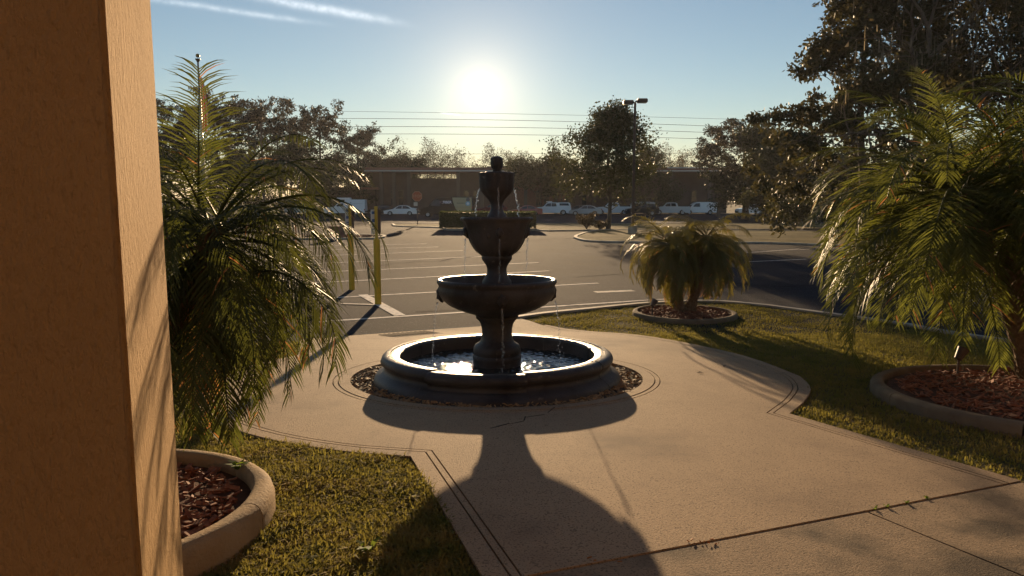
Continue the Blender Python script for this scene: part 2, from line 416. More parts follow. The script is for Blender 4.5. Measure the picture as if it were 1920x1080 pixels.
for nm, a, b in (('border_band', walk, oA), ('border_strip', oB, oC)):
    for pts in band_between(a, b, flags):
        if len(pts) > 3: MB().prism(pts, -.08, 0, zf=zg).build(nm, M['concrete'], wk)
RC = Vector((FC.x, FC.y+.08, 0))
hole = [(RC.x+1.662*math.cos(2*math.pi*k/72), RC.y+1.662*math.sin(2*math.pi*k/72)) for k in range(72)][::-1]
MB().slab(oD, -.08, 0, holes=[hole]).build('concrete_slab', M['concrete'], wk)
def ring(r0, r1, z0, z1, c=RC, n=72):
    return MB().lathe([(r0, z0), (r0, z1), (r1, z1), (r1, z0)], n, c=(c[0], c[1], 0)).drape()
ring(1.49, 1.60, -.08, .004).build('ring_band', M['concrete'], wk)
ring(1.611, 1.651, -.08, 0).build('ring_strip', M['concrete'], wk)
# scored grooves on the ramp down to the lot
ga, gb = Vector(P2(735, 631)), Vector(P2(818, 624))
for k in range(11):
    c = ga.lerp(gb, k/10)
    MB().box((c.x, c.y, zg(c.x, c.y)+.0025), (.03, .55, .005), Matrix.Rotation(R(52), 3, 'Z')).build('ramp_groove', M['joint'], wk)
# a crack in the slab before the fountain
cr = [P2(1040, 765), P2(1020, 778), P2(985, 782), P2(982, 790), P2(955, 795), P2(905, 806)]
for a, b in zip(cr, cr[1:]):
    a, b = Vector(a), Vector(b); m_ = (a+b)/2; d_ = b-a
    MB().box((m_.x, m_.y, zg(0, m_.y)+.0012), (d_.length, random.uniform(.005, .014), .0024), Matrix.Rotation(math.atan2(d_.y, d_.x), 3, 'Z')).build('crack', M['joint'], wk)
# porch slabs nearer than the joint
porch = tag(MB().slab([(-4, -4), (4.9, -4), (4.9, 1.2), tuple(J1), tuple(J0), (-4, 1.2)], -.12, -.018, grid=1).build('porch_floor', M['joint']), kind='structure')
jd = (J1-J0).normalized(); jn = Vector((jd.y, -jd.x)); g = .012
def jp(s, t): p = J0+jd*s+jn*t; return (p.x, p.y)
split = (Vector(P2(1640, 965))-J0).dot(jd)
for s0, s1 in ((-3.4, split-2.4), (split-2.4, split), (split, (J1-J0).length-.02)):
    for t0, t1 in ((0, 2.4), (2.4, 5.5)):
        MB().slab([jp(s0+g, t1), jp(s1, t1), jp(s1, t0+g), jp(s0+g, t0+g)], -.09, -.004, grid=1).build('porch_slab', M['concrete_old'], porch)
# painted lines of the lot
def line(a, b, w, m='paint', z=LOT+.004, name='painted_line'):
    a, b = Vector(a).to_2d(), Vector(b).to_2d(); n = (b-a).normalized(); n = Vector((-n.y, n.x))*w/2
    MB().add([(p.x, p.y, z-LOT+zlot(p.y)) for p in (a-n, b-n, b+n, a+n)], [(0, 1, 2, 3)]).build(name, M[m], lot)
for (a, b) in (((560, 606), (1262, 560)), ((560, 562), (1122, 531)), ((560, 532), (1030, 508)), ((560, 512), (1010, 492.5)),
               ((560, 495.5), (910, 481)), ((560, 481), (868, 470)), ((560, 470), (822, 463)), ((560, 463), (800, 457))):
    line(pxl(*a), pxl(*b), .12)
line(pxl(680, 553), pxl(750, 592), .2, z=LOT+.008)
for (a, b) in (((1400, 474), (1500, 467)), ((1400, 491), (1512, 486)), ((1500, 468), (1900, 452))): line(pxl(*a), pxl(*b), .12)
line(pxl(1116, 548), pxl(1188, 545), .24, 'paint_worn', name='paint_spill')
line(pxl(1020, 408), pxl(1037, 407.6), 1.2, 'paint_worn', name='painted_arrow')
seam = [pxl(x, y) for x, y in ((712, 446), (735, 443), (752, 436), (770, 427), (782, 421))]
for a, b in zip(seam, seam[1:]): line(a, b, .16, 'tar', LOT+.006, 'tar_seam')
line(pxl(640, 570), pxl(705, 572), .10, 'paint', LOT+.012)
# sealed cracks and oil drips in the bays
def wander(x, y, dx, dy, n, w, m, name):
    p = pxl(x, y); pts = [p]
    for i in range(n): p = p+Vector((dx+random.gauss(0, .25), dy+random.gauss(0, .25), 0)); pts.append(p)
    mb = MB()
    for a, b in zip(pts, pts[1:]):
        t = (b-a).normalized(); nn = Vector((-t.y, t.x, 0))*w*random.uniform(.3, .7); mb.add([(q.x, q.y, LOT+.0065) for q in (a-nn, b-nn, b+nn, a+nn)], [(0, 1, 2, 3)])
    mb.build(name, M[m], lot)
for a in ((1080, 520, .6, .3, 12, .03), (700, 500, .5, .5, 14, .03), (1130, 480, .7, .1, 14, .04), (780, 585, .45, .1, 9, .02), (1250, 530, .5, -.1, 8, .03), (900, 455, .8, .5, 12, .05)): wander(*a, 'tar', 'crack')
# lawns
def kerbed(name, pts, z, m, kerb=None, kw=.14, kz=.03, zf=None, grid=.6):
    zf = zf or (lambda x, y: LOT)
    o = tag(MB().slab(pts, -.3, z, zf=zf, grid=grid).build(name, m), kind='structure')
    if kerb is not None:
        k = kerb if kerb is not True else pts
        cl = kerb is True
        n = len(k); per = 6
        ins = offset(k, [1]*n, -kw) if cl else None
        if not cl:
            ins = []
            for i in range(n):
                t = (Vector(k[min(i+1, n-1)])-Vector(k[max(i-1, 0)])).normalized(); q = Vector(k[i])-Vector((-t.y, t.x))*kw; ins.append((q.x, q.y))
        step = 3
        rng_i = range(0, n if cl else n-1, step)
        for i in rng_i:
            idx = [(j % n) for j in range(i, min(i+step, n if cl else n-1)+1)]
            MB().prism([k[j] for j in idx][::1]+[ins[j] for j in idx][::-1], -.3, kz, zf=zf).build('kerb_stone', M['kerb'], o, fix=True)
    return o
kr = smooth_pts([P2(972, 596), P2(1030, 588), P2(1110, 580), P2(1210, 570), P2(1290, 566), P2(1345, 566), P2(1420, 572), P2(1520, 585), P2(1700, 610), P2(1890, 640), (8.0, 7.6), (9.5, 4.0)], 4)
lawn_r_pts = [tuple(J1), (4.9, 1.2), (9.5, 1.2)] + kr[::-1] + back_right[::-1][1:] + right_arc[::-1][:-1] + [RE, MR]
lawn_r = kerbed('lawn', lawn_r_pts, -.03, M['lawn'], kerb=kr[::-1], kw=.13, kz=.02, zf=zg)
left_in = left_arc[::1]
lawn_l_pts = [tuple(J0), P2(838, 968), P2(770, 855)] + left_arc[::-1] + [P2(560, 637), (-3.6, 9.9), (-7.5, 8.3), (-7.5, .3), (-3.9, 1.25)]
lawn_l = kerbed('lawn', lawn_l_pts, -.03, M['lawn'], zf=zg)
# verge between lot and street, islands of the lot
vg = [pxl(x, y).to_2d() for x, y in ((742, 422), (760, 423.5), (832, 426.5), (840, 431.5), (1003, 432), (1030, 433.5), (1180, 432), (1500, 430))]
vg = [tuple(p) for p in vg] + [(38, 62), (20, 61), (-4, 60.5), (-9.6, 60)]
verge = kerbed('verge', vg, .05, M['verge'], kerb=True, kw=.18, kz=.08, grid=3, zf=lambda x, y: zlot(y))
isl = smooth_pts([tuple(pxl(x, y).to_2d()) for x, y in ((1082, 447), (1100, 452), (1140, 454.5), (1190, 455), (1300, 458), (1420, 456), (1620, 463), (1900, 470))], 3) + [(27, 36), (25, 42), (10, 46.5), (5.6, 46), (4.2, 42), (3.5, 39)]
island = kerbed('island', isl, .05, M['verge'], kerb=True, kw=.18, kz=.08, grid=2)
isl2 = [tuple(pxl(x, y).to_2d()) for x, y in ((560, 449), (700, 448), (716, 446), (719, 444), (708, 442.4), (560, 441))]
island2 = kerbed('island', isl2, .05, M['soil'], kerb=True, kw=.16, kz=.08, grid=2)
# ------------------------------------------------------------------ grass (nobody could count it)
PL = [(Vector((-2.2, 3.38)), 1.0, 1.0), (Vector((3.02, 12.75)), .90, .90), (Vector((4.75, 6.2)), 1.5, 1.5)]   # planters: centre, radii
def in_planter(P):
    c = np.zeros(len(P), bool)
    for p, a, b in PL: c |= ((P[:, 0]-p.x)/(a+.0))**2+((P[:, 1]-p.y)/(b+.0))**2 < 1
    return c
def grass(name, poly, n, hmin, hmax, w, label, m='grass', clump=.5, ymax=99, xr=None):
    A = np.array(poly); lo, hi = A.min(0), A.max(0)
    if xr: lo[0], hi[0] = max(lo[0], xr[0]), min(hi[0], xr[1]); lo[1], hi[1] = max(lo[1], xr[2]), min(hi[1], xr[3])
    P = rng.uniform(lo, hi, (n*2, 2)); P = P[inside(P, poly) & ~in_planter(P)][:n]
    # in view only
    v = np.abs(P[:, 0])/np.maximum(P[:, 1], .1) < .78; P = P[v]; k = len(P); P = P+rng.normal(0, .018, P.shape)
    f = .5+.5*np.sin(P[:, 0]*5.1+1.7*np.sin(P[:, 1]*3.3))*np.cos(P[:, 1]*4.3+1.1*np.sin(P[:, 0]*2.9))
    h = rng.uniform(hmin, hmax, k)*(1-clump+clump*f)
    a = rng.uniform(0, 2*np.pi, k); lean = rng.uniform(.3, 1.2, k)
    d = np.stack([np.cos(a), np.sin(a)], 1); s = np.stack([-d[:, 1], d[:, 0]], 1)
    ww = w*rng.uniform(.6, 1.3, k)[:, None]; B = np.zeros((k, 3)); B[:, :2] = P; B[:, 2] = -.032+np.maximum(-SLOPE*P[:, 1], LOW)
    V = np.zeros((k, 5, 3))
    V[:, 0] = B; V[:, 0, :2] -= s*ww/2; V[:, 1] = B; V[:, 1, :2] += s*ww/2
    mid = B.copy(); mid[:, :2] += d*(h*lean*.35)[:, None]; mid[:, 2] += h*.62
    V[:, 2] = mid; V[:, 2, :2] += s*ww*.42; V[:, 3] = mid; V[:, 3, :2] -= s*ww*.42
    tip = B.copy(); tip[:, :2] += d*(h*lean)[:, None]; tip[:, 2] += h*(1-.28*lean)
    V[:, 4] = tip
    b = np.arange(k)*5
    T = np.concatenate([np.stack([b, b+1, b+2], 1), np.stack([b, b+2, b+3], 1), np.stack([b+3, b+2, b+4], 1)])
    o = mobj(name, np_mesh(name, V.reshape(-1, 3), T, M[m], 3)); tag(o, label, 'grass', kind='stuff'); return o
grass('grass', lawn_l_pts, 90000, .025, .07, .0085, 'coarse green and straw coloured grass beside the tan pillar and its planter', xr=(-3.4, .2, 2.4, 5.6))
grass('grass', lawn_l_pts, 24000, .03, .07, .010, 'grass growing beyond the round walkway behind the drooping palm fronds', xr=(-7.5, 0, 5.6, 11))
grass('grass', lawn_r_pts, 190000, .02, .062, .0095, 'sunlit yellow green grass of the lawn between walkway and parking lot')
grass('grass', lawn_l_pts, 3500, .05, .10, .009, 'longer straggling blades standing out of the grass beside the pillar', xr=(-3.4, .2, 2.4, 5.6))
grass('grass', lawn_r_pts, 7000, .05, .09, .009, 'longer straggling blades standing out of the lawn by the parking lot')
# leaf litter and mulch chips
def chips(name, c, a, b, n, z, m, parent, size=(.03, .09), ang=None, inner=None, sh=0):
    V = []; Fc = []; k = 0
    mb = MB()
    while k < n:
        q = random.uniform(0, 2*math.pi); r = math.sqrt(random.random())
        if inner and r < inner: continue
        x, y = c[0]+a*r*math.cos(q), c[1]+b*r*math.sin(q); k += 1
        l = random.uniform(*size); w = l*random.uniform(.15, .4)
        E = Euler((random.gauss(0, .35), random.gauss(0, .35), random.uniform(0, 6.3))).to_matrix()
        mb.box((x, y, z+random.uniform(0, .03)), (l, w, .006), E)
    o = mb.shear(sh).build(name, m, parent); tag(o, kind='stuff'); return o
# ------------------------------------------------------------------ stucco pillar
def make_pillar():
    A = Vector((-.80, 1.5)); rot = R(18); u = Vector((-math.cos(rot), -math.sin(rot))); w = Vector((-math.sin(rot), math.cos(rot)))
    L = .66; c = A+u*L/2+w*L/2
    root = empty('porch_pillar', (c.x, c.y, -.12), rot)
    tag(root, 'square tan stucco pillar beside the curved planter, one side in raking sun', 'pillar')
    bm = bmesh.new(); bmesh.ops.create_cube(bm, size=1)
    for v in bm.verts: v.co = Vector((v.co.x*L, v.co.y*L, (v.co.z+.5)*3.6-.05))
    bmesh.ops.bevel(bm, geom=[e for e in bm.edges if abs(e.verts[0].co.z-e.verts[1].co.z) > 1], offset=.012, segments=3, affect='EDGES')
    me = bpy.data.meshes.new('shaft'); bm.to_mesh(me); bm.free(); me.materials.append(M['stucco']); mobj('shaft', me, root)
    MB().cbox((0, 0, .06), (L+.05, L+.05, .13), .012).build('plinth', M['stucco'], root)
    MB().cbox((0, 0, 3.5), (L+.1, L+.1, .22), .015).build('capital', M['stucco'], root)
make_pillar()
def make_bounce_facade():
    # porch building front behind the camera, unseen, added to bounce sun onto the pillar
    c = J0+jn*5.5+jd*1.5; rz = math.atan2(jd.y, jd.x); root = empty('bounce_facade', (c.x, c.y, 0), rz); tag(root, 'unseen tan stucco building front, added to bounce sun onto the porch pillar', 'building')
    MB().box((0, -.15, 2.2), (16, .3, 4.5)).build('wall', M['stucco'], root)
    MB().cbox((0, .02, 4.5), (16.2, .5, .3), .02).build('cornice', M['stucco'], root)
    d = MB().box((-.2, .03, 1.1), (1.9, .08, 2.2)).build('door_frame', M['roof_edge'], root)
    for x in (-.66, .26): MB().box((x, .08, 1.1), (.84, .03, 2.05)).build('door_pane', M['pane'], d)
    for x in (-5.2, 5.0):
        w = MB().box((x, .03, 1.6), (1.6, .08, 1.5)).build('window_frame', M['roof_edge'], root); MB().box((x, .08, 1.6), (1.44, .03, 1.34)).build('pane', M['pane'], w)
make_bounce_facade()
# ------------------------------------------------------------------ planters
def make_planter(i, label, m, chip, n, nseg=8, cz=.15, wid=.15):
    cz = (.135, .06, .08)[i]; wid = (.135, .11, .14)[i]
    c, a, b = PL[i]; root = empty('planter', (c.x, c.y, zg(0, c.y))); sh = SLOPE if c.y < 10 else 0; tag(root, label, 'planter', 'concrete edged beds under the palms')
    for k in range(nseg):       # poured kerb in lengths with narrow joints
        a0, a1 = 2*math.pi*k/nseg+.004, 2*math.pi*(k+1)/nseg-.004; j = 10
        prof = [(1.0, -.05), (1.0, cz*.55), (.985, cz*.82), (.955, cz*.97), (.93, cz), (.88, cz*.98), (.855, cz*.9), (.845, cz*.75), (.84, -.05)]
        prof = [(1-(1-r)*wid/.16*(.88/a), z) for r, z in prof]
        mb = MB().lathe(prof, j, a0, a1, rad=lambda r, z, q: a*r*(1+.012*math.sin(3*q+i)))
        mb.f += [tuple(range(len(prof)))[::-1], tuple(j*len(prof)+t for t in range(len(prof)))]; mb.m += [0, 0]
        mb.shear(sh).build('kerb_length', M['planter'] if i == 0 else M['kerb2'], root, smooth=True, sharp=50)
    prof = [(0.0, cz*.75), (.5*a, cz*.7), (a*.9, cz*.45)]
    MB().lathe(prof, 40).shear(sh).build('soil', M['soil'], root, smooth=True)
    o = chips('mulch', (0, 0), a*.83, b*.83, n, cz*.5, M[m], root, chip, sh=sh); return root
M['kerb2'] = mat('kerb2', (.14, .10, .065), .9, .1, var=(.20, .15, .095), vscale=5, bump=.8, bscale=60, stain=((.16, .13, .09), 4, .52, .75))  # darker than the first bed's kerb, palm shade partly put into the colour
make_planter(0, 'curved concrete edged bed of red mulch beside the tan pillar', 'mulch', (.03, .10), 1900)
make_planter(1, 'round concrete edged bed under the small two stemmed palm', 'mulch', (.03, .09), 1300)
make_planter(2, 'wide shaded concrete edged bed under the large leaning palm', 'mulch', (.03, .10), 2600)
def weed(loc, n, h, label, group=None):
    mb = MB()
    for k in range(n):
        q = random.uniform(0, 6.28); l = h*random.uniform(.5, 1); d = Vector((math.cos(q), math.sin(q), 0)); s = Vector((-d.y, d.x, 0))
        b = Vector((0, 0, 0)); w = l*.16
        mb.add([b, b+d*l*.4+Vector((0, 0, l*.6))+s*w, b+d*l*.9+Vector((0, 0, l*.7)), b+d*l*.4+Vector((0, 0, l*.6))-s*w], [(0, 1, 2, 3)])
    o = mb.build('weed', M['weed']); o.location = loc; tag(o, label, 'weed', group); return o
weed(px(690, 1030)+Vector((0, 0, -.03)), 7, .11, 'pale broad leaved weed in the grass near the walkway corner')
weed(px(455, 885, .09)+Vector((-.02, 0, 0)), 40, .09, 'small bushy weed at the inner kerb of the mulch bed beside the pillar')
def spot_light(loc, label, rz):
    root = empty('garden_spotlight', loc, rz); tag(root, label, 'garden light', 'small ground spotlights in the palm beds')
    MB().tube([(0, 0, -.05), (0, 0, .10)], .012, 8).build('stake', M['bronze'], root)
    E = Matrix.Rotation(R(-35), 3, 'X')
    hd = MB(); pr = [(0, -.03), (.035, -.02), (.042, .02), (.05, .07), (.056, .10), (.052, .10), (.045, .075)]
    hd.lathe(pr, 16); hd.v = [tuple(E @ Vector(p)+Vector((0, 0, .13))) for p in hd.v]
    hd.build('housing', M['bronze'], root, smooth=True, sharp=40)
    ln = MB().lathe([(0, .078), (.045, .076)], 16); ln.v = [tuple(E @ Vector(p)+Vector((0, 0, .13))) for p in ln.v]; ln.build('lens', M['lens'], root)
spot_light(px(1223, 586, .1), 'small bronze spotlight in the round bed of the two stemmed palm', R(-60))
spot_light(px(1796, 694, .1), 'small bronze spotlight in the wide shaded bed of the leaning palm', R(-70))
# ------------------------------------------------------------------ fountain
def make_fountain():
    root = empty('fountain', FC); tag(root, 'dark tiered stone fountain with three bowls in a round pool', 'fountain')
    D = FC.y; root.rotation_euler = (-R(1.6), 0, 0); sh = SLOPE-math.tan(R(1.6))
    zz = lambda y: CAM_H+D*math.tan(math.atan((540-y)/F)-PITCH)-FC.z
    S = (D*math.cos(PITCH)+1.6*math.sin(PITCH))/F
    # ground strip and mulch round the pool
    MB().lathe([(0, -.06), (1.1, -.03), (1.495, -.03)], 60, c=(0, .08, 0)).shear(sh).build('bed', M['soil'], root)
    chips('mulch', (0, .08), 1.475, 1.475, 2500, -.03, M['mulch_brown'], root, (.025, .08), inner=.8, sh=sh)
    # pool wall in eight lengths
    prs, pzs = 1.035, 1.15
    pool = MB().lathe([(0, .0), (1.0, .0)], 48).build('pool', M['stone'], root)
    prof = [(1.20, -.05), (1.205, .0), (1.20, .035), (1.185, .055), (1.165, .066), (1.150, .078), (1.125, .088), (1.105, .102), (1.095, .122), (1.10, .140), (1.118, .152), (1.132, .170),
            (1.134, .190), (1.124, .212), (1.105, .226), (1.08, .234), (1.05, .236), (1.045, .229), (1.02, .232), (.975, .226), (.955, .212), (.95, .18), (.95, -.03)]
    for k in range(8):
        a0, a1 = R(-121+45*k)+.003, R(-121+45*(k+1))-.003; j = 16; dr = (.032 if k == 0 else random.uniform(-.006, .008)); dzz = -.012 if k == 0 else random.uniform(-.004, .003)
        mb = MB().lathe([((r+dr)*prs, z*pzs+(dzz if z > .1 else 0) if z > -.02 else -.12) for r, z in prof], j, a0, a1)
        n = len(prof); mb.f += [tuple(range(n))[::-1], tuple(j*n+t for t in range(n))]; mb.m += [0, 0]
        mb.build('wall_length', M['stone'], pool, smooth=True, sharp=42)
    # water with real ripples
    n = 230; g = np.linspace(-.99, .99, n); X, Y = np.meshgrid(g, g); Rr = np.hypot(X, Y)
    Z = np.zeros_like(X)
    for k in range(40):
        a = rng.uniform(0, 2*np.pi); wv = rng.uniform(35, 170); Z += rng.uniform(.2, 1)/wv*.070*np.sin(wv*(X*np.cos(a)+Y*np.sin(a))+rng.uniform(0, 6))
    for cx, cy in ((.55, 0), (-.55, 0), (0, -.55), (0, .55)):
        r = np.hypot(X-cx, Y-cy); Z += .005*np.sin(r*75)*np.exp(-r*6)
    V = np.stack([X, Y, Z+.125], -1).reshape(-1, 3); I = np.arange(n*n).reshape(n, n)
    ok = (Rr[:-1, :-1] < .98) & (Rr[1:, 1:] < .98) & (Rr[1:, :-1] < .98) & (Rr[:-1, 1:] < .98)
    Q = np.stack([I[:-1, :-1][ok], I[:-1, 1:][ok], I[1:, 1:][ok], I[1:, :-1][ok]], 1)
    me = np_mesh('water', V, Q, M['water']); me.polygons.foreach_set('use_smooth', [True]*len(me.polygons)); mobj('water', me, root)
    # stem and bowls; radii and rows read off the photograph's silhouette
    def turned(name, rows, par=root, n=56, rad=None, extra=None):
        pr = [(r*S, zz(y)) for y, r in rows]
        if extra: pr += extra
        return MB().lathe(pr, n, rad=rad).build(name, M['stone'], par, smooth=True, sharp=55)
    turned('pedestal', [(703, 44), (672, 45), (668, 46), (664, 43), (660, 44.5), (652, 44), (646, 41), (641, 33), (636, 30), (628, 28), (616, 28.5), (606, 31), (600, 35), (597, 39), (593, 40), (590, 36)])
    zr = zz(527)
    bowl = turned('large_bowl', [(594, 36), (589, 44), (585, 58), (579, 74), (571, 90), (561, 102), (550, 108), (540, 109.5), (536, 107.5), (533, 109), (529, 111.5), (525, 111), (523, 108), (524, 104), (530, 101), (545, 98), (556, 84), (562, 50), (563, 10)], n=64)
    turned('pedestal', [(562, 24), (533, 27.5), (527, 27), (521, 23), (513, 18.5), (505, 18), (499, 19.5), (492, 24), (487, 27.5), (483, 28.5), (480, 28)])
    flute = lambda r, z, q: r*(1+.02*math.cos(12*q))
    mid = turned('middle_bowl', [(483, 25), (478, 30), (472, 38), (465, 43.5), (455, 49), (445, 53), (435, 56), (425, 58.5), (419, 60.5), (416, 62), (412.5, 66), (409, 66), (407, 64), (408, 60), (414, 56), (430, 48), (436, 20), (437, 8)], rad=flute, n=72)
    turned('pedestal', [(434, 17), (409, 19), (403, 17), (398, 13), (391, 11), (384, 11), (379, 12.5), (376, 14)])
    lobes = lambda r, z, q: r*(1+.07*abs(math.sin(4*q)))
    top = turned('top_bowl', [(379, 12), (374, 15), (368, 20.5), (362, 26), (356, 29.5), (350, 30.6), (338, 31.2), (329, 31), (326, 32), (324, 31.5), (323, 29), (325, 26), (334, 22), (337, 8)], rad=lobes, n=64)
    turned('finial', [(337, 10), (325, 8.5), (319, 7), (316, 7.6), (313, 10), (307, 11.4), (301, 10.6), (297.5, 11.3), (294.5, 9.6), (292.5, 6), (291.5, 0)], rad=lambda r, z, q: r*(1+.05*math.cos(9*q)), n=54)
    # water standing in the bowls
    for yy, r in ((543, 97), (416, 54)):
        MB().lathe([(0, zz(yy)), (r*S, zz(yy))], 48).build('bowl_water', M['water'], root)
    # masks that spout water, four to a bowl
    def mask(par, r, z, q, s):
        bm = bmesh.new(); bmesh.ops.create_icosphere(bm, subdivisions=3, radius=1)
        for v in bm.verts:
            p = v.co; e = .16*math.sin(7*p.z+2)*math.cos(6*p.y)+.12*math.sin(9*p.y+4*p.z)
            k = 1+e; v.co = Vector((p.x*.55*k, p.y*.8*k, p.z*1.15*k))
            if p.x > .5 and -.5 < p.z < 0: v.co.x += .30*(1-abs(p.y))
            if p.x > .3 and .2 < p.z < .5 and .2 < abs(p.y) < .6: v.co.x -= .12
        me = bpy.data.meshes.new('spout_mask'); bm.to_mesh(me); bm.free(); me.materials.append(M['stone'])
        me.polygons.foreach_set('use_smooth', [True]*len(me.polygons))
        o = mobj('spout_mask', me, par); o.scale = (s, s, s); o.location = (r*math.cos(q), r*math.sin(q), z); o.rotation_euler = (0, R(18), q)
    off = R(6)
    for k in range(4):
        q = k*math.pi/2+off
        mask(bowl, .575, zz(553), q, .056); mask(mid, .308, zz(436), q, .046); mask(top, .157, zz(346), q, .026)
    for k in range(8):      # carved swags under the middle bowl's rim
        mask(mid, .285, zz(441), k*math.pi/4+off+.39, .026) if k % 2 else None
    # falling water: strings of drops
    base = bmesh.new(); bmesh.ops.create_icosphere(base, subdivisions=1, radius=1)
    bv = [v.co.copy() for v in base.verts]; bf = [[v.index for v in f.verts] for f in base.faces]; base.free()
    def stream(r0, z0, z1, q, v, rad):
        mb = MB(); T = math.sqrt(2*(z0-z1)/9.8); n = int(34+90*(z0-z1))
        for i in range(n):
            t = T*(i+random.random()*.8)/n; r = r0+v*t; z = z0-4.9*t*t
            s = rad*random.uniform(.5, 1.25); st = random.uniform(1.2, 2.6); j = .004+.012*t
            c = Vector((r*math.cos(q)+random.gauss(0, j), r*math.sin(q)+random.gauss(0, j), z))
            mb.add([Vector((p.x*s, p.y*s, p.z*s*st))+c for p in bv], bf)
        tag(mb.build('falling_water', M['drop'], root, smooth=True), kind='stuff')
    for k in range(4):
        q = k*math.pi/2+off
        stream(.165, zz(352), zz(408), q, .22, .0042); stream(.315, zz(448), zz(524), q, -.06 if k == 0 else .03, .0040); stream(.60, zz(567), .13, q, .16, .0042)
    # splash drops over the pool
    mb = MB()
    for k in range(90):
        q = random.choice((0, 1, 2, 3))*math.pi/2+off; r = .63+random.gauss(0, .06); s = random.uniform(.002, .005)
        c = Vector((r*math.cos(q)+random.gauss(0, .05), r*math.sin(q)+random.gauss(0, .05), .13+abs(random.gauss(0, .06)))); mb.add([p*s+c for p in bv], bf)
    tag(mb.build('splash', M['drop'], root, smooth=True), kind='stuff')
make_fountain()
# ------------------------------------------------------------------ palms
def frond_mesh(name, L, el, droop, m, nl=46, ll=.24, w=.012, seed=0, vee=.35, twist=0.0, soft=.8, fwd=.55):
    """feather frond growing along +X from the crown: rising at el, bending down by droop; leaflets hang with gravity"""
    r = random.Random(seed); mb = MB(); n = 16; pts = []; p = Vector((0, 0, 0)); a = el
    for i in range(n+1):
        pts.append(p.copy()); t = i/n; p = p+Vector((math.cos(a), 0.03*math.sin(3*t+seed), math.sin(a)))*(L/n); a -= droop/n*(.5+1.1*t)
    mb.tube(pts, [.009*(1-.85*i/n)*L for i in range(n+1)], 4)
    for k in range(nl):
        t = .14+.86*(k+.5)/nl; f = t*n; i = min(n-1, int(f)); c = pts[i].lerp(pts[i+1], f-i); d = (pts[i+1]-pts[i]).normalized()
        prof = min(1, (t-.08)/.25)*(1-.55*max(0, t-.55)/.45); up = Vector((0, 1, 0)).cross(d).normalized()*-1
        if up.z < 0 and d.z < .99: up = -up
        for s in (-1, 1):
            l = ll*prof*r.uniform(.72, 1.15)*(.45 if r.random() < .06 else 1); fw = fwd+.75*t+r.gauss(0, .09)      # how far it points towards the tip
            dr = (Vector((0, s, 0))+d*fw+up*(vee+r.gauss(0, .1))).normalized(); q = c.copy(); wv = (d-dr*d.dot(dr)).normalized()
            if twist: wv = (wv+up*twist*r.uniform(-1, 1)).normalized()
            ww = w*r.uniform(.85, 1.15); seg = 3; vs = []
            for j in range(seg+1):
                u = j/seg; hw = ww/2*(.6+.9*u if u < .4 else 1.0-.98*((u-.4)/.6)**1.6)
                vs += [q-wv*hw, q+wv*hw]
                dr = (dr+Vector((0, 0, -soft*r.uniform(.7, 1.3)/seg))).normalized(); q = q+dr*(l/seg)
            mb.add(vs, [(2*j, 2*j+1, 2*j+3, 2*j+2) for j in range(seg)], 1 if r.random() < .015+.06*(el < -.5) else 0)
    return mb.mesh(name, [m, M['frond_dead']])
def trunk_mesh(path, r0, r1, seed=0, boots=True):
    r = random.Random(seed); mb = MB(); n = 18; pts = smooth_pts([tuple(p) for p in path], 6); k = len(pts)
    rad = [(r0+(r1-r0)*i/(k-1))*(1+.25*max(0, 1-i/3)) for i in range(k)]
    mb.tube(pts, [x*r.uniform(.93, 1.07) for x in rad], 12)
    if boots:      # old leaf bases in a spiral
        m_ = int(95*sum((Vector(pts[i+1])-Vector(pts[i])).length for i in range(k-1)))
        for i in range(m_):
            t = i/m_*(k-1.01); j = int(t); c = Vector(pts[j]).lerp(Vector(pts[j+1]), t-j); q = i*2.4; d = Vector((math.cos(q), math.sin(q), 0)); s = Vector((-d.y, d.x, 0)); rr = rad[j]
            l = r.uniform(.03, .065)
            b = c+d*rr*.85; tip = c+d*(rr+l*.6)+Vector((0, 0, l)); w = .016
            mb.add([b-s*w, b+s*w, tip+s*w*.6, tip-s*w*.6, b-s*w+Vector((0, 0, -.025)), b+s*w+Vector((0, 0, -.025))], [(0, 1, 2, 3), (4, 3, 2, 5), (4, 0, 3), (5, 2, 1)])
    return mb
